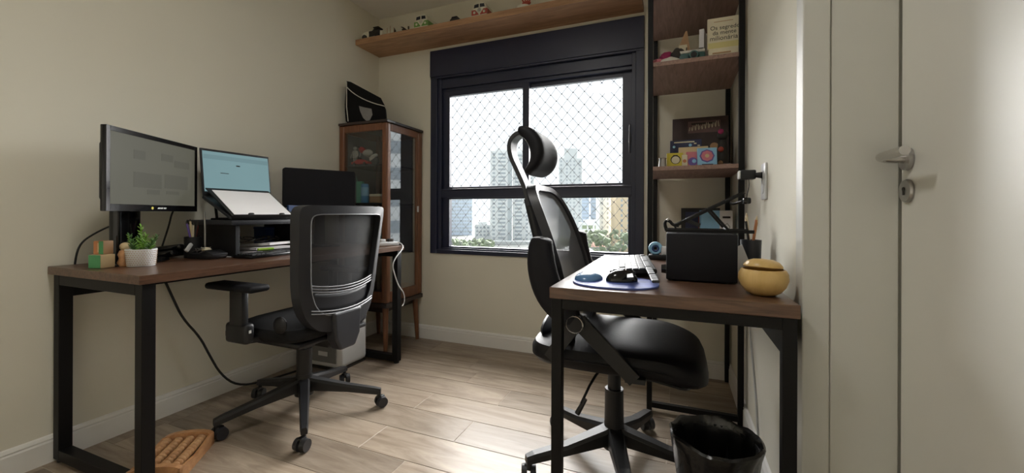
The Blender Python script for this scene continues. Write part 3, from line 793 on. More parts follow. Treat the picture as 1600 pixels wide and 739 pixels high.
# headrest pad: crescent cushion, wrapped forward at its ends
pad_path = [(-.365, 1.288), (-.325, 1.272), (-.295, 1.235), (-.285, 1.19), (-.30, 1.145), (-.335, 1.118)]
pts = [Vector((a, 0, b)) for a, b in pad_path]
for _ in range(2):
    q = [pts[0]]
    for i in range(len(pts)-1): q += [pts[i]*.75+pts[i+1]*.25, pts[i]*.25+pts[i+1]*.75]
    q.append(pts[-1]); pts = q
vs = []; N = len(pts); ny = 16
for i, p in enumerate(pts):
    f = i/(N-1); d = (pts[min(i+1, N-1)]-pts[max(i-1, 0)]).normalized(); nr = Vector((-d.z, 0, d.x))
    th = .010+.040*math.sin(PI*min(1, f*.9+.08))
    for k in range(2*ny):
        a = 2*PI*k/(2*ny); yy = math.copysign(abs(math.cos(a))**.5, math.cos(a))*.125; tt = math.copysign(abs(math.sin(a))**.7, math.sin(a))*th/2*1.3
        q = p+nr*tt
        vs.append((q.x+.9*yy*yy, yy*(1-.12*abs(2*f-1)**2), q.z))
fs = [(i*2*ny+k, i*2*ny+(k+1) % (2*ny), (i+1)*2*ny+(k+1) % (2*ny), (i+1)*2*ny+k) for i in range(N-1) for k in range(2*ny)]
fs += [tuple(range(2*ny)), tuple((N-1)*2*ny+k for k in range(2*ny))]
mb = MB(xfR); mb._add(vs, fs); mb.build('headrest', 'soft_black', cR, True)
# flip-up arms, both folded up beside the back
for sg in (-1, 1):
    yy = sg*.283
    MB(xfR).beam((-.075, yy, .615), (.10, yy, .452), .018, .05, .016, .042, (0, 0, 1)).build('arm_strut', 'black_plastic', cR)
    MB(xfR).beam((-.09, yy, .60), (-.172, yy*.97, .480), .018, .05, .016, .04).build('arm_strut', 'black_plastic', cR)
    MB(xfR).beam((.10, yy, .448), (.10, sg*.12, .436), .06, .014, .06, .014).build('arm_bracket', 'black_plastic', cR)
    pv = MB(xfR).cyl((-.083, yy-sg*.014, .607), (-.083, yy+sg*.018, .607), .030, .030, 28).build('arm_pivot', 'black_plastic', cR, True)
    MB(xfR).tube([(-.083+.0265*math.cos(t), yy+sg*.018, .607+.0265*math.sin(t)) for t in [2*PI*i/40 for i in range(40)]], .0027, 6, closed=True).build('pivot_ring', 'chrome', pv, True)
    ap = [(-.085, .612), (-.13, .645), (-.175, .70), (-.198, .775), (-.203, .84), (-.196, .88)]
    pts = [Vector((a, yy, b)) for a, b in ap]
    for _ in range(2):
        q = [pts[0]]
        for i in range(len(pts)-1): q += [pts[i]*.75+pts[i+1]*.25, pts[i]*.25+pts[i+1]*.75]
        q.append(pts[-1]); pts = q
    vs = []; N = len(pts); n = 14
    for i, p in enumerate(pts):
        f = i/(N-1); d = (pts[min(i+1, N-1)]-pts[max(i-1, 0)]).normalized(); nr = Vector((-d.z, 0, d.x))
        w = .024+.024*math.sin(PI*min(1., f*.95)**.8)*1.0
        if f > .9: w *= math.sqrt(max(.05, 1-((f-.9)/.1)**2*.9))
        for k in range(n):
            a = 2*PI*k/n
            vs.append(p+nr*math.copysign(abs(math.cos(a))**.6, math.cos(a))*w+Vector((0, math.copysign(abs(math.sin(a))**.6, math.sin(a))*(.016+.022*min(1, f*1.6)), 0)))
    fs = [(i*n+k, i*n+(k+1) % n, (i+1)*n+(k+1) % n, (i+1)*n+k) for i in range(N-1) for k in range(n)]
    fs += [tuple(range(n)), tuple((N-1)*n+k for k in range(n))]
    mb = MB(xfR); mb._add(vs, fs); mb.build('armrest', 'soft_black', cR, True)

# ================================================================== THINGS ON THE LONG DESK
ZD = .7505
# wide monitor on a stand, turned towards the chair
pl = Vector((-1.872, .793, 0)); pr = Vector((-2.130, 1.239, 0))
uu = (pr-pl).normalized(); nn = Vector((uu.y, -uu.x, 0)); pc = (pl+pr)/2; mw = (pr-pl).length
if nn.dot(Vector((1, 0, 0))) < 0: nn = -nn
mo = thing('monitor', 'wide black-framed monitor with a dim grey screen at the desk end', 'monitor', (pc.x-nn.x*.115, pc.y-nn.y*.115, ZD))
ang = math.atan2(uu.y, uu.x)
xm = XF(pc.x, pc.y, 0, ang)          # local x along the screen, local -y towards the viewer
MB(xm).box(-mw/2, mw/2, .0, .016, .962, 1.270, .003).build('housing', 'gloss_black', mo, True)
MB(xm).box(-mw/2+.05, mw/2-.05, .016, .062, 1.0, 1.22, .012).build('rear_shell', 'black_plastic', mo, True)
BZ = .018
bz = MB(xm).box(-mw/2, -mw/2+BZ, -.004, .0, .962, 1.27, .001).box(mw/2-BZ, mw/2, -.004, .0, .962, 1.27, .001).box(-mw/2+BZ, mw/2-BZ, -.004, .0, 1.252, 1.27, .001)\
    .box(-mw/2+BZ, mw/2-BZ, -.004, .0, .962, .988, .001).build('bezel', 'gloss_black', mo)
MB(xm).box(-mw/2+BZ, mw/2-BZ, -.002, .0, .988, 1.252).build('display', 'screenA', mo)
for a, b, c, d in ((-.13, -.07, 1.165, 1.20), (.02, .09, 1.175, 1.205), (.10, .20, 1.155, 1.185), (-.13, .02, 1.055, 1.115), (.04, .19, 1.06, 1.12), (-.06, .01, 1.03, 1.05), (.05, .13, 1.035, 1.05)):
    MB(xm).box(a, b, -.0026, -.0018, c, d).build('screen_window', 'screenA2', mo)
MB(xm).cyl((-.035, -.0045, .975), (-.035, -.0052, .975), .006).build('sticker', 'yellow', mo)
lg = MB(xm)
for i, (a, b) in enumerate(((-.006, .010), (.012, .024), (.028, .044))): lg.prism([(a, 0), (b, 0), (b+.004, .006), (a+.004, .006)], (0, -.0045, .972), (1, 0, 0), (0, 0, 1), (0, -.0006, 0))
lg.build('logo_mark', 'white_plastic', mo)
MB(xm).box(-.075, .045, .088, .128, ZD+.012, 1.12, .012, 3).build('neck', 'gloss_black', mo, True)
MB(xm).box(-.06, .03, .06, .092, 1.04, 1.14, .004).build('mount', 'black_plastic', mo)
MB(xm).lathe([(0, 0), (.135, 0), (.137, .004), (.128, .012), (.05, .018), (0, .018)], (0, .085, ZD), 40, sx=1.1, sy=.72).build('stand_base', 'gloss_black', mo, True)
# cords of the monitor
tag(MB().tube([(-2.055, .93, .92), (-2.13, .915, .90), (-2.185, .885, .865), (-2.205, .862, .835), (-2.212, .85, .79), (-2.216, .845, .7)], .0035, 8, smooth=2).build('monitor_cable', 'rubber', smooth=True),
    'short black cord looping behind the wide monitor to the wall', 'cord')
tag(MB().tube([(-2.13, 1.16, 1.0), (-2.145, 1.145, .955), (-2.155, 1.14, .90), (-2.16, 1.12, .82), (-2.165, 1.105, .754)], .0038, 8, smooth=2).build('video_cable', 'rubber', smooth=True),
    'black cable hanging from the wide monitor to the desktop', 'cable')
tag(MB().tube([(-2.2, 1.10, .74), (-2.2, 1.14, .66), (-2.195, 1.175, .56), (-2.19, 1.215, .45), (-2.185, 1.29, .34), (-2.18, 1.33, .24), (-2.178, 1.385, .12), (-2.165, 1.46, .035), (-2.15, 1.58, .008), (-2.11, 1.8, .006), (-2.05, 2.0, .006)], .0055, 8, smooth=2).build('extension_cord', 'rubber', smooth=True),
    'thick black cord curving down the wall from desk to floor', 'cord')

# wooden blocks and plant
bA = thing('wooden_block', 'green and cream wooden block on the desk corner, lower of two', 'block', (-1.985, .835, ZD))
xb = XF(-1.988, .836, ZD, math.radians(14))
MB(xb).box(-.025, .025, -.025, .025, 0, .05, .003).build('block_body', 'cream', bA, True)
MB(xb).box(-.0252, .0252, -.0262, -.0246, .001, .049).build('painted_face', 'green', bA)
bB = thing('wooden_block', 'small orange and green block standing on the lower block', 'block', (-1.99, .845, ZD+.0505))
xb2 = XF(-1.992, .842, ZD+.0506, math.radians(16))
MB(xb2).box(-.020, .020, -.018, .018, 0, .05, .003).build('block_body', 'kraft', bB, True)
MB(xb2).box(-.0195, .002, -.0192, -.0178, .001, .049).build('painted_face', 'orange', bB)
MB(xb2).box(.002, .0195, -.0192, -.0178, .001, .049).build('painted_face', 'green', bB)
MB(xb2).box(-.002, .003, -.0202, -.019, .008, .042).build('painted_digit', 'cream', bB)
bC = thing('wooden_toy', 'orange-brown turned wooden toy between blocks and plant pot', 'toy', (-1.96, .885, ZD))
MB().lathe([(0, 0), (.020, 0), (.024, .012), (.018, .03), (.022, .045), (.016, .06), (0, .062)], (-1.975, .898, ZD), 18).build('body', 'beech', bC, True)
MB().sphere((-1.975, .898, ZD+.074), .017, n=12).build('head', 'cream', bC, True)
pp = thing('potted_plant', 'small green succulent in a white dotted pot', 'plant', (-1.935, .935, ZD))
pcx, pcy = -1.925, .925
MB().lathe([(0, 0), (.041, 0), (.043, .004), (.048, .062), (.048, .066), (.043, .066), (.042, .055), (0, .055)], (pcx, pcy, ZD), 36).build('pot', 'white_plastic', pp, True)
MB().cyl((pcx, pcy, ZD+.053), (pcx, pcy, ZD+.058), .042).build('soil', 'soil', pp)
dots = MB()
for r in range(8):
    for k in range(36):
        a = 2*PI*(k+.5*(r % 2))/36; zz = ZD+.008+r*.0072; rr = .0435+(.048-.043)*(zz-ZD)/.062
        p = Vector((pcx+rr*math.cos(a), pcy+rr*math.sin(a), zz)); d = Vector((math.cos(a), math.sin(a), 0))
        dots.obox(p, (.0022, .0022, .0022), rz(a))
d_ = dots.build('pot_dots', 'kraft', pp); d_['kind'] = 'stuff'
rp_ = random.Random(5)
stems = [(-.006, .002, .078, .0, .0), (.012, -.004, .05, .25, .1), (-.022, -.006, .05, -.35, -.2), (.0, .02, .045, .1, .5), (.028, .006, .034, .6, .1), (-.03, .012, .04, -.7, .2), (.01, -.02, .035, .2, -.5)]
for i, (dx, dy, h, lx, ly) in enumerate(stems):
    b0 = Vector((pcx+dx, pcy+dy, ZD+.055)); h *= 1.25; tip = b0+Vector((lx*h, ly*h, h))
    mb = MB().tube([b0, (b0+tip)/2, tip], .0022, 6)
    st = mb.build('stem', 'leaf' if i < 2 else 'leafdark', pp)
    nl = 18
    for k in range(nl):
        f = (k+2)/(nl+1); p = b0.lerp(tip, f); a = k*2.4; el = .35+.5*f
        d = Vector((math.cos(a)*math.cos(el), math.sin(a)*math.cos(el), math.sin(el))); ln = .022*(1.1-.45*f)
        q = d.to_track_quat('Z', 'Y').to_matrix()
        MB().sphere(p+d*ln*.5, ln*.5, (.42, .22, 1.05), 6, q).build('leaf', 'leaf' if (i < 2 or k % 3 == 0) else 'leafdark', st, True)
# sticky notes, phone, organiser
tag(MB().obox((-2.075, 1.035, ZD+.004), (.085, .085, .008), rz(.4)).build('sticky_note_pad', 'sticky'), 'yellow sticky note pad below the wide monitor', 'note pad')
ph = thing('desk_phone', 'black desk phone beside the pen holder', 'phone', (-2.145, 1.13, ZD))
MB().obox((-2.145, 1.13, ZD+.018), (.12, .09, .03), rz(.35) @ ry(-.12), .010, 3).build('base', 'gloss_black', ph, True)
MB().obox((-2.145, 1.125, ZD+.043), (.15, .038, .026), rz(.35) @ ry(-.12), .011, 3).build('handset', 'gloss_black', ph, True)
og = thing('desk_organiser', 'black desk tray full of clips and small supplies', 'organiser', (-1.99, 1.225, ZD))
MB().obox((-1.965, 1.188, ZD+.012), (.13, .082, .024), rz(.15), .005, 2).obox((-1.915, 1.195, ZD+.022), (.05, .078, .022), rz(.15) @ ry(.35), .005).build('tray', 'black_plastic', og, True)
ogc = MB()
for k in range(14):
    ogc.tube([(-2.03+rp_.random()*.08, 1.16+rp_.random()*.05, ZD+.026+rp_.random()*.018), (-2.03+rp_.random()*.08, 1.16+rp_.random()*.05, ZD+.03+rp_.random()*.022)], .0022, 5)
o_ = ogc.build('paper_clips', 'steel', og); o_['kind'] = 'stuff'
tag(MB().obox((-2.02, 1.145, ZD+.05), (.012, .052, .016), rx(.7) @ rz(.5), .004).build('binder_clip', 'white_plastic'), 'white clip leaning in the black desk tray', 'clip')
tag(MB().sphere((-1.965, 1.185, ZD+.040), .018, (1.3, 1, .6), 10).build('eraser', 'ivory', smooth=True), 'cream rubber lying in the black desk tray', 'eraser')
pn = thing('pen_holder', 'dark mesh pen holder behind the desk tray', 'pen holder', (-2.07, 1.19, ZD))
MB().lathe([(0, 0), (.033, 0), (.033, .095), (.030, .095), (.030, .004), (0, .004)], (-2.07, 1.19, ZD), 20).build('cup', 'black_plastic', pn, True)
for i, (c, lx, ly, h) in enumerate((('purple', -.012, -.01, .155), ('ink', .012, .006, .16), ('red', -.004, .015, .145), ('ivory', .016, -.008, .15), ('cream', -.02, .004, .165))):
    p0 = (-2.07-lx*.5, 1.19-ly*.5, ZD+.006); p1 = (-2.07+lx*1.5, 1.19+ly*1.5, ZD+h)
    pe = thing('pen', ['purple pen', 'black pen', 'red pen', 'white pen', 'beige pencil'][i]+' standing in the dark pen holder on the long desk', 'pen', p0)
    MB().cyl(p0, p1, .0042, .0042, 10).build('barrel', c, pe, True)
    d = (Vector(p1)-Vector(p0)).normalized(); MB().cyl(Vector(p1), Vector(p1)+d*.012, .0042, .0015, 10).build('tip', 'ink', pe, True)
lm = thing('stylus_stand', 'slim brushed metal stylus on a round foot behind the desk tray', 'stylus', (-2.022, 1.212, ZD))
MB().cyl((-2.022, 1.214, ZD), (-2.022, 1.214, ZD+.006), .014).build('foot', 'black_plastic', lm, True)
MB().tube([(-2.022, 1.214, ZD+.006), (-2.022, 1.213, ZD+.14), (-2.024, 1.211, ZD+.21)], .004, 8).build('rod', 'steel', lm, True)
tag(MB().obox((-1.935, 1.285, ZD+.002), (.035, .07, .003), rz(.2)).build('paper_slip', 'paper'), 'white paper slip beside the black desk tray', 'paper')
# riser with laptop and document holder
rs = thing('monitor_riser', 'black riser shelf carrying the open laptop', 'riser', (-2.03, 1.45, ZD))
MB().box(-2.195, -1.868, 1.232, 1.672, .900, .922, .003).build('shelf_top', 'gray_plastic', rs, True)
for y0 in (1.262, 1.625): MB().box(-2.185, -1.885, y0, y0+.02, ZD, .900, .002).build('side_panel', 'black_plastic', rs)
lt = thing('laptop', 'open laptop with pale blue screen on the black riser', 'laptop', (-2.0, 1.415, .93))
LY0, LY1 = 1.240, 1.592
# slanted keyboard half
sl = math.atan2(.10, .20)
MB().obox((-1.985, (LY0+LY1)/2, .981), (.235, LY1-LY0, .016), ry(sl), .004).build('keyboard_half', 'gray_plastic', lt, True)
MB().cyl((-2.084, LY0+.03, 1.035), (-2.084, LY1-.03, 1.035), .008).build('hinge', 'black_plastic', lt, True)
ld = Vector((-.11, 0, 1)).normalized(); lh = .232
xl = Matrix.Translation((-2.085, (LY0+LY1)/2, 1.037)) @ Matrix.Rotation(-.11, 4, 'Y')
MB(xl).box(-.004, .004, -(LY1-LY0)/2, (LY1-LY0)/2, 0, lh, .003).build('lid', 'gray_plastic', lt, True)
MB(xl).box(.0041, .0052, -(LY1-LY0)/2+.008, (LY1-LY0)/2-.008, .022, lh-.012).build('display', 'screenB', lt)
MB(xl).box(.0052, .0058, -.165, .165, lh-.05, lh-.028).build('screen_bar', 'screenB2', lt)
MB(xl).box(.0052, .0058, -.165, .165, .022, .032).build('screen_bar', 'screenB2', lt)
MB(xl).box(.0052, .006, -.010, .010, lh-.075, lh-.069).build('screen_text', 'ink', lt)
MB(xl).box(.0052, .006, -.09, -.05, .115, .118).build('screen_text', 'ink', lt)
ls = thing('laptop_stand', 'black tilted laptop stand on the riser', 'laptop stand', (-2.0, 1.415, .922))
for y0 in (1.29, 1.53):
    MB().tube([(-1.885, y0, .926), (-2.09, y0, 1.014)], .006, 8).tube([(-2.06, y0, .928), (-2.075, y0, 1.006)], .006, 8).tube([(-1.885, y0, .926), (-2.10, y0, .926)], .005, 8).build('side_frame', 'black_metal', ls, True)
MB().tube([(-2.06, 1.29, .928), (-2.06, 1.53, .928)], .005, 8).build('cross_bar', 'black_metal', ls, True)
dh = thing('document_holder', 'tilted black document board lying over the laptop keys', 'document holder', (-1.97, 1.40, .935))
b0 = Vector((-1.872, 0, .933)); b1 = Vector((-2.066, 0, 1.068)); bd = (b1-b0).normalized(); bnv = Vector((-bd.z, 0, bd.x))
if bnv.z < 0: bnv = -bnv
MB().prism([(1.238, -.006), (1.556, -.006), (1.556, .235), (1.238, .235)], b0+bnv*.004, (0, 1, 0), bd, bnv*.005).build('board', 'black_plastic', dh)
for yc in (1.325, 1.487):
    MB().obox(b0+Vector((0, yc, 0))+bd*.006+bnv*.016, (.014, .026, .014), ry(-.6), .005).build('page_clip', 'black_plastic', dh, True)
MB().prism([(1.238, 0), (1.556, 0), (1.556, .016), (1.238, .016)], b0-bd*.006+bnv*.004, (0, 1, 0), bnv, bd*.006).build('ledge', 'black_plastic', dh)
tag(MB().prism([(1.252, .004), (1.550, .004), (1.548, .214), (1.256, .216)], b0+bnv*.0095, (0, 1, 0), bd, bnv*.0012).build('paper_sheet', 'paper'), 'blank white sheet on the tilted document board', 'paper')
# papers and tangle under the riser, keyboard in front
rq = random.Random(11)
for i, (x, y_, a, lab) in enumerate(((-1.985, 1.44, .08, 'lowest white paper stack under the riser'), (-1.975, 1.47, -.12, 'middle white paper stack under the riser'), (-1.985, 1.50, .2, 'top white paper stack under the riser'))):
    tag(MB().obox((x, y_, ZD+.010+i*.0175), (.17, .17, .012), rz(a) @ ry(-.03*i)).build('paper_stack', 'paper'), lab, 'paper')
nbx = thing('storage_tin', 'dark blue box tucked at the back under the riser', 'box', (-2.13, 1.585, ZD))
MB().box(-2.172, -2.09, 1.555, 1.618, ZD, ZD+.115, .003).build('tin_body', 'darkblue', nbx); MB().box(-2.174, -2.088, 1.553, 1.620, ZD+.115, ZD+.128, .003).build('lid', 'darkblue', nbx)
tangle = []
t = 0
for k in range(60):
    t = k*.45
    tangle.append((-1.99+.05*math.sin(t*1.0)+.02*math.sin(t*2.3), 1.44+.10*math.sin(t*.37)+.03*math.cos(t*1.7), ZD+.062+.012*(1+math.sin(t*1.31))))
tag(MB().tube(tangle, .0018, 5, smooth=1).build('cable_tangle', 'ink'), 'tangled thin black cable under the riser', 'cable')
def keyboard(name, label, xf, L, W, th, rows_, keymat, bodymat, tilt=0.):
    kb = thing(name, label, 'keyboard', xf.translation)
    MB(xf).box(-L/2, L/2, -W/2, W/2, 0, th, .005, 3).build('case', bodymat, kb, True)
    rws = rows_; y0 = -W/2+.012; rh = (W-.026)/len(rws)
    for r, row in enumerate(rws):
        tot = sum(w for w in row); x = -L/2+.010; un = (L-.020)/tot
        for w in row:
            if w > 0:
                MB(xf).box(x+.0012, x+w*un-.0012, y0+r*rh+.001, y0+(r+1)*rh-.001, th-.001, th+.006, .0016, 1).build('key', keymat, kb)
            x += abs(w)*un
    return kb
KR = [[1.3, 1.2, 1.2, 6, 1.2, 1.2, 1.3, -.3, 1, 1, 1, -.3, 2, 1], [2.2]+[1]*10+[2.6, -.3, -1, 1, -1, -.3, 1, 1, 1], [1.8]+[1]*11+[2.2, -.3, -1, -1, -1, -.3, 1, 1, 1], [1.5]+[1]*12+[1.5, -.3, 1, 1, 1, -.3, 1, 1, 1], [1]*13+[2, -.3, 1, 1, 1, -.3, 1, 1, 1], [1, -.8, 1, 1, 1, 1, -.4, 1, 1, 1, 1, -.4, 1, 1, 1, 1, -.3, 1, 1, 1, -.3, -1, -1, -1]]
keyboard('keyboard', 'black keyboard on the long desk in front of the riser', XF(-1.825, 1.40, ZD, math.radians(96)), .32, .115, .014, [r[:-4] for r in KR], 'black_plastic', 'gloss_black')
hl = thing('highlighter', 'green highlighter lying on the black keyboard', 'highlighter', (-1.84, 1.37, ZD+.021))
MB().cyl((-1.850, 1.345, ZD+.030), (-1.840, 1.392, ZD+.030), .0075, .0075, 12).build('barrel', M('neon_green', (.30, .46, .06), .4), hl, True)
MB().cyl((-1.840, 1.392, ZD+.030), (-1.836, 1.415, ZD+.030), .008, .007, 12).build('cap', M('neon_green_cap', (.22, .45, .03), .4), hl, True)
# second, blank panel behind the chair
qa, qb = Vector((-2.115, 1.690, 0)), Vector((-1.912, 2.045, 0)); qc = (qa+qb)/2; qu = (qb-qa).normalized(); qw = (qb-qa).length
xq = XF(qc.x, qc.y, 0, math.atan2(qu.y, qu.x))
m2 = thing('monitor', 'matte black monitor with blank rounded panel behind the mesh chair', 'monitor', (qc.x, qc.y, ZD))
def rrect(hw, z0, z1, r, n=5):
    out = []
    for cx, cz, a0 in ((hw-r, z1-r, 0), (-hw+r, z1-r, PI/2), (-hw+r, z0+r, PI), (hw-r, z0+r, 1.5*PI)):
        for k in range(n+1): out.append((cx+r*math.cos(a0+k*PI/2/n), cz+r*math.sin(a0+k*PI/2/n)))
    return out
MB(xq).prism(rrect(qw/2, .988, 1.222, .014), (0, 0, 0), (1, 0, 0), (0, 0, 1), (0, .028, 0)).build('panel', 'soft_black', m2)
MB(xq).prism(rrect(qw/2-.006, .994, 1.216, .012), (0, -.001, 0), (1, 0, 0), (0, 0, 1), (0, .0012, 0)).build('back_plate', 'soft_black', m2)
MB(xq).box(-.03, .03, .028, .05, ZD+.01, 1.05, .004).build('neck', 'black_plastic', m2)
MB(xq).box(-.10, .10, -.05, .09, ZD, ZD+.012, .005).build('stand_base', 'black_plastic', m2)
fd = tag(MB().obox((-2.03, 1.705, ZD+.125), (.012, .14, .25), rz(.25), .003).build('folder', 'darkblue'), 'dark blue folder standing right of the riser', 'folder')
# pale adapter and cable at the far end of the desk
ad = thing('power_strip', 'white power strip at the far end of the long desk', 'power strip', (-1.68, 2.10, ZD))
MB().obox((-1.695, 2.085, ZD+.013), (.05, .15, .024), rz(-.3), .005).build('housing', 'white_plastic', ad, True)
MB().obox((-1.70, 2.05, ZD+.034), (.03, .035, .02), rz(-.3), .004).build('plug', 'white_plastic', ad, True)
MB().obox((-1.688, 2.11, ZD+.034), (.03, .035, .02), rz(-.3), .004).build('plug', 'ink', ad, True)
tag(MB().tube([(-1.67, 2.14, ZD+.02), (-1.63, 2.15, ZD+.015), (-1.606, 2.14, .735), (-1.60, 2.06, .69), (-1.60, 2.02, .64), (-1.60, 2.05, .57), (-1.60, 2.085, .50), (-1.60, 2.14, .45), (-1.60, 2.146, .39), (-1.60, 2.12, .37)], .0038, 8, smooth=2).build('charging_cable', 'white_plastic', smooth=True),
    'white cable dangling over the far desk edge', 'cable')
# white box on the floor under the desk
wb = thing('computer_tower', 'white rounded computer tower on the floor under the desk', 'computer', (-2.04, 2.02, 0))
MB().box(-2.19, -1.862, 1.868, 2.108, .012, .415, .03, 4).build('case', 'white_plastic', wb, True)
MB().box(-2.17, -1.885, 1.861, 1.869, .05, .36, .003).build('front_panel', 'grey_panel', wb)
MB().box(-2.02, -1.95, 1.858, 1.862, .09, .115).build('sticker', 'white_plastic', wb)
MB().box(-2.19, -1.87, 1.875, 2.10, 0, .014).build('base', 'ink', wb)
# foot massager
fm = thing('foot_massager', 'wooden foot massager with beaded rollers on the floor', 'foot massager', (-1.76, .93, 0))
fa, fb = Vector((-1.838, 1.042, 0)), Vector((-1.655, .79, 0))
fdv = (fb-fa).normalized(); fsv = Vector((-fdv.y, fdv.x, 0))
if fsv.x < 0: fsv = -fsv
FW, FLn = .175, .245
a_ = math.atan2(fdv.y, fdv.x); xfm = XF(fa.x, fa.y, 0, a_)
for sg in (-1, 1): MB(xfm).prism([(0, .0), (FLn, 0), (FLn, .052), (FLn*.5, .036), (0, .052)], (0, sg*(FW/2-.005)-.005, 0), (1, 0, 0), (0, 0, 1), (0, .010, 0)).build('side_rail', 'beech', fm)
for xe in (0, FLn-.022):
    mb = MB(xfm); pts = [(-FW/2, 0), (FW/2, 0), (FW/2, .045)]+[(FW/2*math.cos(PI*i/10), .045+.022*math.sin(PI*i/10)) for i in range(1, 10)]+[(-FW/2, .045)]
    mb.prism(pts, (xe-.012 if xe == 0 else xe, 0, 0), (0, 1, 0), (0, 0, 1), (.022, 0, 0)).build('end_piece', 'beech', fm)
for r in range(4):
    yy = -FW/2+.0285+r*.0395
    ro = MB(xfm).cyl((.01, yy, .046), (FLn-.01, yy, .046), .004).build('roller_axle', 'beech', fm)
    for k in range(11):
        MB(xfm).sphere((.030+k*.0186, yy, .046), .0165, (.62, 1, 1), 10).build('roller_bead', 'bead', ro, True)

# ================================================================== CABINET CONTENTS AND BAG
bgx = thing('satchel', 'black satchel with white piping and grey shield badge on the cabinet', 'bag', (-2.04, 2.36, CZ1+.018))
zb_ = CZ1+.0185
xg = XF(-2.172, 2.236, 0, math.radians(32))
prof = [(0, zb_), (.262, zb_), (.270, zb_+.05), (.262, zb_+.13), (.235, zb_+.19), (.03, zb_+.292), (0, zb_+.300)]
MB(xg).prism(prof, (0, 0, 0), (1, 0, 0), (0, 0, 1), (0, .085, 0)).build('body', 'bag', bgx, mods=[('BEVEL', dict(width=.010, segments=3))])
MB(xg).prism([(.0, zb_+.255), (.05, zb_+.215), (.12, zb_+.175), (.19, zb_+.15), (.266, zb_+.135), (.258, zb_+.15), (.235, zb_+.195), (.03, zb_+.298), (0, zb_+.303)], (0, -.005, 0), (1, 0, 0), (0, 0, 1), (0, .007, 0)).build('flap', 'bag', bgx)
MB(xg).tube([(.0, -.008, zb_+.262), (.03, -.008, zb_+.232), (.07, -.008, zb_+.203), (.12, -.008, zb_+.177), (.19, -.008, zb_+.152), (.266, -.007, zb_+.136)], .0032, 6, smooth=1).build('flap_piping', 'piping', bgx, True)
MB(xg).tube([(.001, -.004, zb_+.298), (.001, -.004, zb_+.12), (.012, -.004, zb_+.018)], .0032, 6).build('edge_piping', 'piping', bgx, True)
MB(xg).prism([(0, .108), (.035, .100), (.085, .092), (.092, .05), (.075, .012), (.055, 0), (.028, .025), (.008, .07)], (.085, -.005, zb_+.022), (1, 0, 0), (0, 0, 1), (0, .004, 0)).build('shield_badge', 'shield', bgx)
for i in range(3):
    MB(xg).tube([(.0, .02+.03*i, zb_+.27), (-.006, .02+.03*i, zb_+.23), (-.012, .022+.03*i, zb_+.12), (-.004, .02+.03*i, zb_+.02)], .006, 6, smooth=1).build('side_strap', 'bag', bgx, True)
MB(xg).tube([(.02, .05, zb_+.29), (.0, .055, zb_+.30), (-.012, .06, zb_+.275), (-.012, .065, zb_+.2), (-.008, .06, zb_+.1)], .006, 8, smooth=1).build('carry_handle', 'bag', bgx, True)
MB(xg).tube([(-.010, .04+.011*math.cos(t), zb_+.250+.011*math.sin(t)) for t in [2*PI*i/16 for i in range(16)]], .002, 5, closed=True).build('strap_ring', 'chrome', bgx, True)

zs = 1.2935
mc = thing('toy_motorbike', 'white and red toy motorbike on the upper cabinet shelf', 'toy', (-2.06, 2.32, zs))
for dx in (-.075, .075):
    MB().lathe([(0, -.008), (.03, -.008), (.034, -.004), (.034, .004), (.03, .008), (0, .008)], (-2.06+dx, 2.315, zs+.034), 20, 'y').build('wheel', 'rubber', mc, True)
MB().sphere((-2.05, 2.315, zs+.095), .032, (1.4, .7, .8), 12).build('tank', 'figure', mc, True)
MB().sphere((-2.10, 2.315, zs+.118), .028, (1.2, .7, .8), 12, ry(.5)).build('fairing', 'red', mc, True)
MB().sphere((-2.0, 2.315, zs+.062), .026, (1.6, .6, .7), 12, ry(-.5)).build('tail', 'figure', mc, True)
MB().tube([(-2.135, 2.315, zs+.034), (-2.11, 2.315, zs+.11), (-2.05, 2.315, zs+.07), (-1.985, 2.315, zs+.034)], .005, 8).build('frame', 'steel', mc, True)
MB().tube([(-2.11, 2.285, zs+.135), (-2.108, 2.315, zs+.13), (-2.11, 2.345, zs+.135)], .003, 6).build('handlebar', 'ink', mc, True)
tc_ = thing('toy_car', 'flat red toy sports car at the front of the upper cabinet shelf', 'toy', (-2.07, 2.265, zs))
MB().prism([(0, .008), (.15, .008), (.155, .022), (.12, .03), (.095, .042), (.055, .042), (.03, .028), (.0, .024)], (-2.14, 2.246, zs), (1, 0, 0), (0, 0, 1), (0, .04, 0)).build('body', 'red', tc_, mods=[('BEVEL', dict(width=.004, segments=2))])
for dx in (.03, .12): MB().cyl((-2.14+dx, 2.244, zs+.011), (-2.14+dx, 2.288, zs+.011), .011).build('wheel_pair', 'rubber', tc_, True)
fg = thing('toy_figure', 'grey articulated toy figure at the left of the upper shelf', 'toy', (-2.155, 2.30, zs))
for x0 in (-2.168, -2.150): MB().box(x0, x0+.01, 2.296, 2.308, zs, zs+.06, .003).build('leg', 'figure', fg)
MB().box(-2.172, -2.136, 2.292, 2.312, zs+.06, zs+.115, .005).build('torso', 'figure', fg, True)
MB().sphere((-2.154, 2.302, zs+.13), .014, n=10).build('head', 'figure', fg, True)
for sg in (-1, 1): MB().tube([(-2.154+sg*.020, 2.302, zs+.108), (-2.154+sg*.030, 2.298, zs+.08), (-2.154+sg*.025, 2.285, zs+.06)], .005, 6).build('arm', 'figure', fg, True)
z2 = 1.0285
cu_ = thing('toy_box', 'mint green packet on the middle cabinet shelf', 'packet', (-2.10, 2.29, z2))
MB().box(-2.128, -2.078, 2.285, 2.312, z2, z2+.155, .003).build('carton', 'mint', cu_)
MB().tube([(-2.12, 2.29, z2+.155), (-2.128, 2.285, z2+.185)], .002, 5).build('straw', 'mint', cu_)
c3 = thing('drink_can', 'blue can with pale band on the middle cabinet shelf', 'can', (-2.05, 2.275, z2))
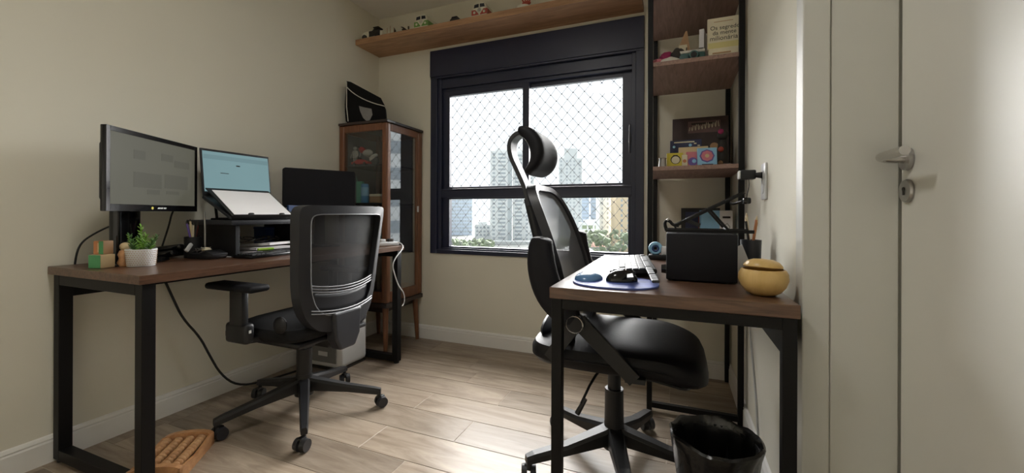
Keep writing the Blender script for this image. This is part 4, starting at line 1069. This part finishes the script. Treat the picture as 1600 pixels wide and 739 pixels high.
MB().lathe([(0, 0), (.024, 0), (.027, .006), (.027, .125), (.023, .135), (0, .135)], (-2.048, 2.285, z2), 24).build('can_body', 'blue', c3, True)
MB().lathe([(.0272, .05), (.0276, .05), (.0276, .11), (.0272, .11)], (-2.048, 2.285, z2), 24).build('band', 'lightblue', c3, True)
c4 = thing('trinket_box', 'rosy wooden trinket box on the middle cabinet shelf', 'box', (-1.96, 2.285, z2))
MB().box(-1.995, -1.905, 2.27, 2.325, z2, z2+.045, .003).build('box_body', 'kraft', c4); MB().box(-1.997, -1.903, 2.268, 2.327, z2+.045, z2+.062, .004).build('lid', 'ivory', c4)
tag(MB().lathe([(0, 0), (.02, 0), (.012, .01), (.009, .07), (.016, .12), (.012, .19), (.004, .215), (0, .216)], (-1.955, 2.40, z2), 18).build('figurine', 'ink', smooth=True), 'tall dark figurine at the back of the middle cabinet shelf', 'figurine')
for i, (x, y_, h, mt, lab) in enumerate(((-2.08, 2.33, .20, 'vanwhite', 'cream box on the lowest cabinet shelf'), (-1.93, 2.34, .13, 'teal', 'dark teal box on the lowest cabinet shelf'))):
    o = thing('storage_box', lab, 'box', (x, y_, .669)); MB().box(x-.05, x+.05, y_-.04, y_+.04, .669, .669+h-.02, .003).build('box_body', mt, o); MB().box(x-.052, x+.052, y_-.042, y_+.042, .669+h-.02, .669+h, .003).build('lid', mt, o)

# ================================================================== TOYS ON THE LONG SHELF
ZS = 2.2525
def van(label, x, y_, col):
    v = thing('toy_van', label, 'toy', (x, y_, ZS), 'toy vans on the long shelf')
    w, l, h = .112, .20, .118
    xf = XF(x, y_, ZS)
    prof = [(-w/2, .016), (w/2, .016), (w/2+.001, .05), (w/2-.004, .066), (w/2-.012, .10), (w/2-.03, .115), (-w/2+.03, .115), (-w/2+.012, .10), (-w/2+.004, .066), (-w/2-.001, .05)]
    MB(xf).prism([p for p in prof], (0, 0, 0), (1, 0, 0), (0, 0, 1), (0, l, 0)).build('body', 'vanwhite', v, mods=[('BEVEL', dict(width=.010, segments=3))])
    for sg in (-1, 1):
        MB(xf).prism([(sg*.057, .024), (sg*.057, .062), (sg*.030, .062), (sg*.004, .030), (sg*.004, .026), (sg*.03, .024)], (0, -.0012, 0), (1, 0, 0), (0, 0, 1), (0, .004, 0)).build('nose_panel', col, v)
        MB(xf).box(sg*.0578-.001, sg*.0578+.001, .006, l-.006, .024, .062).build('side_panel', col, v)
        MB(xf).prism([(sg*.004, .076), (sg*.040, .074), (sg*.036, .096), (sg*.004, .099)], (0, -.0016, 0), (1, 0, 0), (0, 0, 1), (0, .004, 0)).build('windscreen', 'darkglass', v)
        MB(xf).lathe([(0, 0), (.009, 0), (.008, .003), (0, .004)], (sg*.036, -.001, .044), 16, 'y', rz(PI)).build('headlight', 'vanwhite', v, True)
        for yy in (.04, l-.045): MB(xf).cyl((sg*.035, yy, .016), (sg*.056, yy, .016), .016).build('wheel', 'rubber', v, True)
    MB(xf).tube([(.010*math.cos(t), -.003, .060+.010*math.sin(t)) for t in [2*PI*i/20 for i in range(20)]], .0012, 5, closed=True).tube([(-.006, -.003, .067), (0, -.003, .053), (.006, -.003, .067)], .0011, 5).build('emblem', 'steel', v)
    MB(xf).box(-.058, .058, -.007, .004, .014, .024, .003).build('bumper', 'vanwhite', v, True)
    return v
van('green and white toy camper van on the shelf above the window', -1.675, 2.42, 'vangreen')
van('red and white toy camper van on the shelf above the window', -1.215, 2.42, 'brick')
bk = thing('toy_racer', 'black and white toy racing car nearest the left wall on the long shelf', 'toy', (-2.11, 2.45, ZS))
MB().prism([(0, .012), (.19, .012), (.195, .05), (.15, .066), (.11, .07), (.03, .066), (0, .05)], (-2.205, 2.415, ZS), (1, 0, 0), (0, 0, 1), (0, .06, 0)).build('body', 'vanwhite', bk, mods=[('BEVEL', dict(width=.006, segments=2))])
MB().sphere((-2.075, 2.43, ZS+.062), .026, (1.5, .8, .75), 12).build('cockpit', 'gloss_black', bk, True)
MB().box(-2.13, -2.03, 2.408, 2.416, ZS+.02, ZS+.06, .003).build('side_pod', 'ink', bk)
for dx in (.035, .155):
    for yy in (2.405, 2.472): MB().cyl((-2.205+dx, yy, ZS+.02), (-2.205+dx, yy+.016, ZS+.02), .02).build('wheel', 'rubber', bk, True)
MB().box(-2.10, -2.05, 2.42, 2.475, ZS+.085, ZS+.092, .002).cyl((-2.075, 2.448, ZS+.05), (-2.075, 2.448, ZS+.086), .004).build('rear_wing', 'ink', bk)
sh_ = thing('toy_ship', 'small white toy boat with sails on the long shelf', 'toy', (-1.955, 2.44, ZS))
MB().prism([(0, .02), (.012, 0), (.10, 0), (.125, .026), (.07, .022)], (-2.015, 2.425, ZS), (1, 0, 0), (0, 0, 1), (0, .032, 0)).build('hull', 'vanwhite', sh_)
for i, (dx, h) in enumerate(((.03, .075), (.058, .085), (.09, .07))):
    ms = MB().cyl((-2.015+dx, 2.441, ZS+.02), (-2.015+dx, 2.441, ZS+h), .002).build('mast', 'kraft', sh_)
    MB().prism([(0, .03), (.022, .03), (.004, h-.005)], (-2.015+dx+.002, 2.440, ZS), (1, 0, 0), (0, 0, 1), (0, .002, 0)).build('sail', 'vanwhite' if i != 2 else 'ink', ms)
mp_ = thing('toy_plane', 'tiny dark toy aeroplane beside the white toy boat', 'toy', (-1.83, 2.44, ZS))
MB().sphere((-1.825, 2.44, ZS+.032), .012, (2.6, .8, .8), 10, ry(.3)).build('fuselage', 'ink', mp_, True); MB().obox((-1.82, 2.44, ZS+.036), (.02, .085, .004), ry(.3)).build('wing', 'ink', mp_); MB().box(-1.80, -1.79, 2.437, 2.443, ZS+.03, ZS+.055).build('tail_fin', 'ink', mp_); MB().cyl((-1.83, 2.43, ZS+.0), (-1.828, 2.436, ZS+.026), .003).cyl((-1.83, 2.45, ZS), (-1.828, 2.444, ZS+.026), .003).build('landing_gear', 'ink', mp_)
sc_ = thing('toy_car', 'small dark toy car between the two camper vans', 'toy', (-1.40, 2.43, ZS))
MB().prism([(-.036, .008), (.036, .008), (.036, .026), (.028, .030), (.02, .045), (-.02, .045), (-.028, .030), (-.036, .026)], (-1.40, 2.41, ZS), (1, 0, 0), (0, 0, 1), (0, .085, 0)).build('body', 'ink', sc_, mods=[('BEVEL', dict(width=.004, segments=2))])
MB().box(-1.416, -1.384, 2.4085, 2.411, ZS+.031, ZS+.042).build('windscreen', 'darkglass', sc_)
for sg in (-1, 1):
    for yy in (2.425, 2.475): MB().cyl((-1.40+sg*.028, yy, ZS+.011), (-1.40+sg*.038, yy, ZS+.011), .011).build('wheel', 'rubber', sc_, True)
dg_ = thing('toy_dragon', 'spiky dark red toy creature on a pale base', 'toy', (-.89, 2.43, ZS))
MB().lathe([(0, 0), (.05, 0), (.046, .02), (.03, .028), (0, .028)], (-.90, 2.43, ZS), 16).build('base', 'vanwhite', dg_, True)
MB().sphere((-.885, 2.43, ZS+.045), .018, (1.7, .8, .8), 10).build('body', 'brick', dg_, True)
for i, (dx, dz) in enumerate(((-.03, .045), (-.012, .055), (.008, .05), (.028, .04))):
    MB().cyl((-.885+dx*.5, 2.43, ZS+.045), (-.885+dx*1.3, 2.43, ZS+.045+dz), .007, .001, 8).build('spike', 'brick', dg_, True)

# ================================================================== THINGS ON THE SHELVING UNIT
ZA = 1.6925; ZB_ = 1.1885; ZL = .7425
YF_ = SY0+.02
# upper open shelf
fb_ = thing('folded_cloth', 'crumpled magenta and white cloth at the left of the high shelf', 'cloth', (-.06, 2.17, ZA))
def lump(c, s, mat, nm_, par, seed, n=16):
    mb = MB().sphere(c, 1., s, n)
    for v in mb.bm.verts:
        d = (v.co-Vector(c)); k = 1+.25*noise.noise(v.co*45+Vector((seed, 0, 0))); v.co = Vector(c)+d*k
        if v.co.z < c[2]-s[2]*.8: v.co.z = c[2]-s[2]*.8
    return mb.build(nm_, mat, par, True)
lump((-.085, 2.155, ZA+.018), (.03, .035, .022), 'pink', 'cloth_fold', fb_, 1)
lump((-.045, 2.18, ZA+.036), (.04, .04, .042), 'magenta', 'cloth_fold', fb_, 2)
lump((.005, 2.17, ZA+.04), (.035, .04, .045), 'ink', 'cloth_fold', fb_, 3)
lump((-.03, 2.135, ZA+.016), (.045, .018, .018), 'piping', 'cloth_fold', fb_, 4)
pg = thing('wooden_pennant', 'light wooden triangle with a letter N on the high shelf', 'ornament', (.02, 2.26, ZA))
MB().prism([(0, 0), (.135, 0), (.122, .10), (.107, .205), (.099, .205), (.045, .075)], (-.055, 2.265, ZA), (1, 0, 0), (0, 0, 1), (0, .014, 0)).build('triangle', 'kraft', pg)
MB().box(.012, .052, 2.261, 2.2655, ZA+.075, ZA+.135).build('letter_plate', 'ivory', pg)
lettering('N', .05, 'ink', pg, (.016, 2.2605, ZA+.085), (1, 0, 0), (0, 0, 1))
cm = thing('toy_camera', 'dark teal retro camera with pale top on the high shelf', 'camera', (.075, 2.15, ZA))
MB().box(.012, .128, 2.135, 2.175, ZA, ZA+.044, .004).build('body', 'teal', cm, True)
MB().box(.012, .128, 2.135, 2.175, ZA+.044, ZA+.058, .003).build('top_plate', 'figure', cm, True)
le = MB().lathe([(0, 0), (.024, 0), (.024, .01), (.020, .022), (0, .022)], (.078, 2.136, ZA+.026), 24, 'y', rz(PI)).build('lens', 'teal', cm, True)
MB().lathe([(0, 0), (.014, 0), (0, .001)], (.078, 2.1135, ZA+.026), 20, 'y', rz(PI)).build('lens_glass', 'darkglass', le, True)
MB().box(.10, .122, 2.145, 2.165, ZA+.058, ZA+.066, .002).build('viewfinder', 'ink', cm)
def book(name, label, xf, w, h, t, cover, mat_pages='ivory'):
    b = thing(name, label, 'book', xf.translation)
    MB(xf).box(0, w, 0, .002, 0, h).build('front_cover', cover, b)
    MB(xf).box(0, w, t-.002, t, 0, h).build('back_cover', cover, b)
    MB(xf).box(-.0015, .001, 0, t, 0, h).build('spine', cover, b)
    MB(xf).box(.001, w-.003, .002, t-.002, .003, h-.003).build('pages', mat_pages, b)
    return b
b1_ = book('book', 'white upright book left of the titled cream book', XF(.128, 2.22, ZA, math.radians(80)), .14, .185, .022, 'paper')
b3_ = book('book', 'pale book lying flat under the titled cream book', XF(.143, 2.122, ZA), .125, .044, .16, 'ivory')
MB().box(.158, .235, 2.1205, 2.1222, ZA+.018, ZA+.024).build('spine_print', 'kraft', b3_)
b2_ = book('book', 'cream book with three lines of dark title text on the high shelf', XF(.139, 2.135, ZA+.0455), .145, .145, .02, 'ivory')
for txt, sz, zz, xx in (('Os segredos', .0265, .090, .010), ('da mente', .0265, .066, .020), ('milionária', .030, .040, .008)):
    lettering(txt, sz, 'ink', b2_, (.139+xx, 2.1346, ZA+.0455+zz), (1, 0, 0), (0, 0, 1))
MB().box(.165, .245, 2.1345, 2.1352, ZA+.0455+.1255, ZA+.0455+.1285).build('author_line', 'kraft', b2_)
MB().box(.141, .282, 2.1335, 2.1352, ZA+.0475, ZA+.075).build('cover_band', M('pale_gold_print', (.62, .55, .24), .6), b2_)
# middle shelf: leaning game box, picture books
gm = thing('game_box', 'large dark brown box with cream title leaning on the middle shelf', 'box', (.12, 2.5, ZB_))
xgb = Matrix.Translation((-.018, 2.47, ZB_+.009)) @ Matrix.Rotation(math.radians(-12), 4, 'X')
MB(xgb).box(0, .288, 0, .04, 0, .318, .002).build('carton', M('dark_printed_carton', (.04, .024, .022), .45, var=.5, scale=25), gm)
tt_ = MB(xgb).box(.082, .248, -.001, .001, .225, .295).build('title_panel', M('plum_print', (.13, .075, .07), .5), gm)
ttl = MB(xgb)
for i in range(9):
    x0 = .088+i*.017; h = .022+.006*((i*7) % 3); zz = .238+.0022*i
    ttl.tube([(x0, -.0016, zz), (x0+.004, -.0016, zz+h), (x0+.009, -.0016, zz+.006), (x0+.013, -.0016, zz+h), (x0+.016, -.0016, zz)], .0016, 5)
ttl.build('title_print', 'ivory', gm)
MB(xgb).box(.10, .22, -.0012, .001, .274, .284).build('title_print', 'ink', gm)
for (x0, z0, r_, mt) in ((.215, .14, .022, 'kraft'), (.17, .11, .018, 'brick'), (.24, .08, .02, 'purple'), (.06, .13, .02, 'navy'), (.12, .15, .016, 'orange')):
    MB(xgb).lathe([(0, 0), (r_, 0), (r_*.8, .0012), (0, .0014)], (x0, -.0005, z0), 14, 'y', rz(PI)).build('box_print', mt, gm)
def card(name, label, x0, w, y_, z0, h, t, mat, lean=.16, yaw_=0., marks=()):
    o = thing(name, label, 'book', (x0+w/2, y_, z0))
    xf = Matrix.Translation((x0, y_, z0+.0032)) @ Matrix.Rotation(yaw_, 4, 'Z') @ Matrix.Rotation(-lean, 4, 'X')
    MB(xf).box(0, w, 0, t, 0, h, .001, 1).build('cover', mat, o)
    MB(xf).box(.002, w-.001, .002, t-.002, h-.0005, h+.0003).build('pages', 'ivory', o)
    for im, (kind, a, b, r, mt) in enumerate(marks):
        if kind == 'disc': MB(xf).lathe([(0, 0), (r, 0), (r*.97, .0008+.0005*im), (0, .0009+.0005*im)], (a, 0, b), 18, 'y', rz(PI)).build('cover_print', mt, o)
        elif kind == 'oct': MB(xf).lathe([(0, 0), (r, 0), (r*.97, .0008+.0005*im), (0, .0009+.0005*im)], (a, 0, b), 8, 'y', rz(PI)).build('cover_print', mt, o)
        else: MB(xf).box(a, a+r, -.0009-.0005*im, .0005, b, b+.006).build('cover_print', mt, o)
    return o
card('picture_book', 'dark navy picture book with stars behind the small books', -.03, .155, 2.33, ZB_, .165, .012, 'navy', .18, -.05,
     [('disc', .02, .13, .007, 'lightblue'), ('disc', .10, .135, .008, 'lightblue'), ('disc', .06, .11, .012, 'purple'), ('bar', .02, .15, .10, 'ivory'), ('bar', .125, .115, .012, 'ivory'), ('bar', .135, .127, .012, 'ivory'), ('bar', .118, .139, .012, 'ivory')])
card('picture_book', 'cream spined book behind the pink and blue books', .012, .14, 2.285, ZB_, .118, .014, 'cream', .18, -.06)
card('picture_book', 'yellow picture book with a round face on the middle shelf', -.042, .078, 2.225, ZB_, .082, .012, 'yellow', .2, .08, [('disc', .042, .046, .024, 'ink'), ('disc', .042, .044, .020, 'ivory'), ('bar', .03, .064, .022, 'ink')])
card('picture_book', 'small pale book between the yellow and pink books', .030, .026, 2.215, ZB_, .068, .010, 'ivory', .18, .1, [('disc', .012, .035, .009, 'orange')])
card('picture_book', 'pink and purple picture book on the middle shelf', .050, .054, 2.225, ZB_, .084, .012, 'pink', .2, .05, [('disc', .03, .032, .022, 'purple'), ('disc', .036, .034, .010, 'lightblue'), ('bar', .006, .006, .04, 'purple')])
card('picture_book', 'blue picture book with a pink octagon on the middle shelf', .100, .088, 2.205, ZB_, .098, .012, 'lightblue', .2, .05, [('oct', .044, .056, .034, 'purple'), ('oct', .044, .056, .028, 'pink'), ('disc', .044, .056, .010, 'cream'), ('bar', .02, .008, .05, 'navy')])
tag(MB().lathe([(0, 0), (.018, 0), (.021, .004), (.017, .05), (.020, .056), (.017, .056), (.014, .052), (0, .05)], (-.062, 2.22, ZB_), 22).build('metal_cup', 'steel', smooth=True), 'small brushed metal cup left of the yellow book', 'cup')
fgr = thing('toy_figure', 'black and pink caped figure beside the leaning game box', 'toy', (.225, 2.32, ZB_))
MB().lathe([(0, 0), (.034, 0), (.030, .06), (.022, .12), (.018, .15), (0, .16)], (.222, 2.335, ZB_), 14).build('cape', 'ink', fgr, True)
MB().sphere((.222, 2.33, ZB_+.175), .026, (1, .9, 1.1), 12).build('head', 'ink', fgr, True)
for i, (dz, mt) in enumerate(((.02, 'kraft'), (.09, 'brick'), (.18, 'magenta'))): MB().sphere((.212, 2.308, ZB_+dz+.01), .014, (1, .5, 1), 10).build('ornament', mt, fgr, True)
tag(MB().lathe([(0, 0), (.02, 0), (.024, .006), (.024, .014), (.018, .02), (0, .021)], (.235, 2.255, ZB_), 22).build('metal_tin', 'steel', smooth=True), 'flat round metal tin at the right of the middle shelf', 'tin')
# low shelf behind the desk
pf = thing('framed_picture', 'black picture frame standing on the low shelf', 'picture frame', (.10, 2.5, ZL))
xpf = Matrix.Translation((.03, 2.50, ZL+.003)) @ Matrix.Rotation(math.radians(-8), 4, 'X')
MB(xpf).box(0, .20, 0, .015, 0, .022).box(0, .20, 0, .015, .228, .25).box(0, .022, 0, .015, .022, .228).box(.178, .20, 0, .015, .022, .228).build('frame', 'black_plastic', pf)
MB(xpf).box(.022, .178, .004, .010, .022, .228).build('picture', 'navy', pf)
MB(xpf).box(.09, .14, .003, .0045, .10, .20).build('picture_print', 'brick', pf)
bb = thing('shipping_box', 'light blue and white carton on the low shelf', 'box', (.20, 2.40, ZL))
xbb = XF(.125, 2.38, ZL, .03)
MB(xbb).box(0, .15, 0, .09, 0, .236, .002).build('carton', 'lightblue', bb)
MB(xbb).box(.09, .1502, -.0012, .0005, .001, .235).build('white_label', 'paper', bb)
MB(xbb).box(.103, .140, -.002, -.001, .195, .205).build('label_print', 'ink', bb)
MB(xbb).tube([(.115, -.002, .13), (.108, -.002, .155), (.125, -.002, .168), (.138, -.002, .15), (.128, -.002, .13)], .0016, 5).build('label_print', 'ink', bb)

# ================================================================== THINGS ON THE RIGHT DESK
sw = thing('speaker_box', 'black subwoofer box on the right desk', 'speaker', (.07, 1.46, ZD))
MB().box(-.027, .171, 1.36, 1.57, ZD+.004, .899, .004).build('cabinet', 'soft_black', sw, True)
MB().cyl((-.027, 1.40, ZD+.032), (-.042, 1.40, ZD+.032), .015, .013, 20).build('volume_knob', 'gloss_black', sw, True)
for x in (0, .14):
    for y_ in (1.38, 1.55): MB().cyl((x, y_, ZD), (x, y_, ZD+.005), .01).build('foot', 'rubber', sw)
st2 = thing('laptop_stand', 'folding black laptop stand unfolded on the subwoofer box', 'laptop stand', (.09, 1.47, .90))
for y_ in (1.42, 1.53):
    sf = MB().beam((-.03, y_, .9055), (.222, y_, .9055), .012, .010, .012, .010).build('base_bar', 'black_metal', st2)
    MB().beam((-.005, y_, .919), (.196, y_, 1.026), .010, .010, .010, .008).build('arm', 'black_metal', st2)
    MB().beam((.100, y_, .974), (.152, y_, .91), .008, .007, .008, .007).build('prop', 'black_metal', st2)
    MB().tube([(-.028, y_, .905), (-.034, y_, .925), (-.030, y_, .938), (-.018, y_, .936), (-.008, y_, .922), (.01, y_, .921)], .0042, 8, smooth=1).build('hook', 'black_metal', st2, True)
    MB().sphere((-.024, y_, .939), .005, n=8).build('rubber_tip', 'steel', st2)
for xx in (.0, .15): MB().tube([(xx, 1.42, .912), (xx, 1.53, .912)], .004, 8).build('cross_bar', 'black_metal', st2)
MB().beam((.03, 1.475, .94), (.075, 1.475, .922), .03, .012, .02, .012).build('lock_clamp', 'black_plastic', st2)
pc2 = thing('pen_cup', 'smoky pen cup near the right wall behind the stand', 'pen cup', (.243, 1.62, ZD))
MB().lathe([(0, 0), (.030, 0), (.033, .12), (.030, .12), (.027, .005), (0, .005)], (.243, 1.62, ZD), 20).build('cup', 'gray_plastic', pc2, True)
for i, (mt, dx, dy, h, lab) in enumerate((('orange', .01, -.01, .19, 'orange pencil in the smoky pen cup'), ('ivory', -.008, .008, .20, 'ivory pencil in the smoky pen cup'), ('kraft', .014, .01, .18, 'brown pencil in the smoky pen cup'), ('ink', -.012, -.008, .185, 'black pen in the smoky pen cup'))):
    p0 = Vector((.243-dx*.6, 1.62-dy*.6, ZD+.006)); p1 = Vector((.243+dx*1.4, 1.62+dy*1.4, ZD+h)); pe = thing('pencil', lab, 'pencil', p0)
    d = (p1-p0).normalized()
    MB().cyl(p0, p1, .004, .004, 6).build('barrel', mt, pe); MB().cyl(p1, p1+d*.014, .004, .001, 6).build('tip', 'cream', pe)
tag(MB().prism([(0, 0), (.05, 0), (.012, .11), (-.004, .10)], (.19, 1.50, ZD+.0005), (1, -.3, 0), (0, .15, 1), (0, .002, 0)).build('paper_sheet', 'paper'), 'white paper leaning between the subwoofer and bamboo jar', 'paper')
jr = thing('wooden_jar', 'round bamboo jar with a gap under its lid', 'jar', (.214, 1.225, ZD))
jx, jy = .212, 1.225
R0 = .056
pr_ = [(0, 0), (.026, 0), (.040, .008), (.051, .022), (.0575, .040), (.056, .056), (.0505, .066), (.046, .067), (.048, .055), (.05, .04), (.03, .012), (0, .010)]
MB().lathe(pr_, (jx, jy, ZD), 44).build('bowl', 'bowlwood', jr, True)
tl = rx(math.radians(-5)) @ ry(math.radians(3))
MB().lathe([(.0, -.002), (.040, -.002), (.0455, .001), (.044, .007), (.036, .0155), (.022, .021), (0, .0225)], (jx, jy+.004, ZD+.0705), 44, rot=tl).build('lid', 'bowlwood', jr, True)
# keyboard, mouse and pad
kbx = Matrix.Translation((-.155, 1.598, ZD+.010)) @ Matrix.Rotation(math.radians(-83), 4, 'Z') @ Matrix.Rotation(math.radians(4.5), 4, 'X')
k2 = keyboard('keyboard', 'black keyboard beside the window on the right desk', kbx, .44, .15, .016, KR, 'gray_plastic', 'black_plastic')
for xx in (-.17, .17): MB(kbx).box(xx-.012, xx+.012, .05, .06, -.016, .002).build('foot', 'black_plastic', k2)
mpd = thing('mouse_pad', 'blue oval mouse pad with gel wrist rest on the right desk', 'mouse pad', (-.165, 1.26, ZD))
pts = [(-.168+.125*math.copysign(abs(math.cos(t))**.85, math.cos(t)), 1.250+.108*math.copysign(abs(math.sin(t))**.9, math.sin(t))) for t in [2*PI*i/48 for i in range(48)]]
MB().prism(pts, (0, 0, ZD), (1, 0, 0), (0, 1, 0), (0, 0, .005)).build('pad', 'padblue', mpd)
MB().sphere((-.252, 1.27, ZD+.006), .05, (.86, 1.2, .44), 18).build('wrist_rest', 'gel', mpd, True)
ms = thing('mouse', 'black computer mouse on the blue mouse pad', 'mouse', (-.15, 1.265, ZD+.005))
mb = MB().sphere((-.150, 1.262, ZD+.008), 1., (.048, .031, .032), 20, rz(.35))
for v in mb.bm.verts: v.co.z = max(v.co.z, ZD+.0055)
mb.build('shell', 'gloss_black', ms, True)
MB().cyl((-.118, 1.268, ZD+.031), (-.116, 1.276, ZD+.031), .006, .006, 14).build('scroll_wheel', 'rubber', ms, True)
tp = thing('tape_dispenser', 'blue and white tape dispenser at the back of the right desk', 'tape dispenser', (-.068, 1.98, ZD))
MB().box(-.115, -.03, 1.955, 2.01, ZD, ZD+.022, .004).build('base', 'black_plastic', tp, True)
MB().tube([(-.085+.022*math.cos(t), 1.982, ZD+.05+.022*math.sin(t)) for t in [2*PI*i/24 for i in range(24)]], .009, 8, closed=True).build('tape_roll', 'lightblue', tp, True)
MB().tube([(-.085+.013*math.cos(t), 1.978, ZD+.05+.013*math.sin(t)) for t in [2*PI*i/20 for i in range(20)]], .005, 8, closed=True).build('tape_core', 'darkblue', tp, True)
MB().box(-.06, -.035, 1.96, 2.005, ZD+.022, ZD+.06, .006).build('housing', 'white_plastic', tp, True)
tag(MB().box(-.035, -.012, 1.90, 1.94, ZD, ZD+.10, .004).build('glue_stick', 'white_plastic', smooth=True), 'white glue bottle beside the tape dispenser', 'bottle')
# socket, chargers and cords on the right wall
so = thing('wall_socket', 'white socket plate on the right wall above the bamboo jar', 'socket', (.296, 1.69, 1.08))
MB().box(.290, .2978, 1.652, 1.722, 1.012, 1.142, .003).build('plate', 'white_plastic', so, True)
for zz in (1.05, 1.10): MB().cyl((.2885, 1.687, zz), (.291, 1.687, zz), .017).build('outlet', 'white_plastic', so, True)
ch = thing('charger', 'black plug-in charger sticking out of the wall socket', 'charger', (.26, 1.70, 1.10))
MB().box(.222, .272, 1.70, 1.742, 1.088, 1.122, .005).build('body', 'black_plastic', ch, True)
MB().cyl((.272, 1.70, 1.102), (.2885, 1.69, 1.10), .009, .012, 14).build('plug', 'black_plastic', ch, True)
MB().box(.216, .222, 1.702, 1.740, 1.09, 1.12, .002).build('end_cap', 'white_plastic', ch)
ch2 = thing('cord_plug', 'black plug with coiled cord hanging under the charger', 'plug', (.25, 1.75, 1.0))
MB().box(.235, .262, 1.735, 1.775, .998, 1.022, .006).build('plug_body', 'gloss_black', ch2, True)
MB().tube([(.235, 1.755, 1.008), (.222, 1.77, 1.003), (.205, 1.79, .998), (.200, 1.795, 1.006)], .005, 8, smooth=1).build('cord_end', 'black_plastic', ch2, True)
MB().tube([(.250, 1.715, 1.088), (.252, 1.72, 1.06), (.248, 1.735, 1.035), (.248, 1.745, 1.02)], .0016, 6, smooth=2).build('thin_cord', 'ink', ch2)
tag(MB().tube([(.290, 2.03, .68), (.290, 2.0, .60), (.290, 1.96, .485), (.290, 1.85, .34), (.287, 1.745, .19), (.280, 1.70, .10), (.278, 1.66, .012), (.278, 1.5, .006)], .0042, 8, smooth=2).build('wall_cable', 'white_plastic', smooth=True), 'white cable running down the right wall under the desk', 'cable')
# waste bin with bag
bn = thing('waste_bin', 'black waste bin lined with a plastic bag on the floor', 'bin', (.118, 1.405, 0))
bcx, bcy = .116, 1.402
MB().lathe([(0, 0), (.095, 0), (.098, .006), (.122, .255), (.118, .255), (.094, .010), (0, .010)], (bcx, bcy, 0), 40).build('bucket', 'black_plastic', bn, True)
vs = []; n = 72; prof = [(.101, .06), (.111, .15), (.124, .235), (.131, .262), (.133, .272), (.127, .278), (.119, .268), (.112, .22), (.104, .12), (.09, .03), (.02, .02)]
for r_, z_ in prof:
    for k in range(n):
        a = 2*PI*k/n; w = .006*noise.noise((3*math.cos(a), 3*math.sin(a), z_*18))+.0035*noise.noise((9*math.cos(a), 9*math.sin(a), z_*25))
        vs.append((bcx+(r_+w)*math.cos(a), bcy+(r_+w)*math.sin(a), z_+.010*noise.noise((2.5*math.cos(a), 2.5*math.sin(a), 5.))))
mb = MB(); mb._add(vs, [(i*n+k, i*n+(k+1) % n, (i+1)*n+(k+1) % n, (i+1)*n+k) for i in range(len(prof)-1) for k in range(n)]+[tuple((len(prof)-1)*n+k for k in range(n))])
mb.build('bin_bag', 'garbage', bn, True)
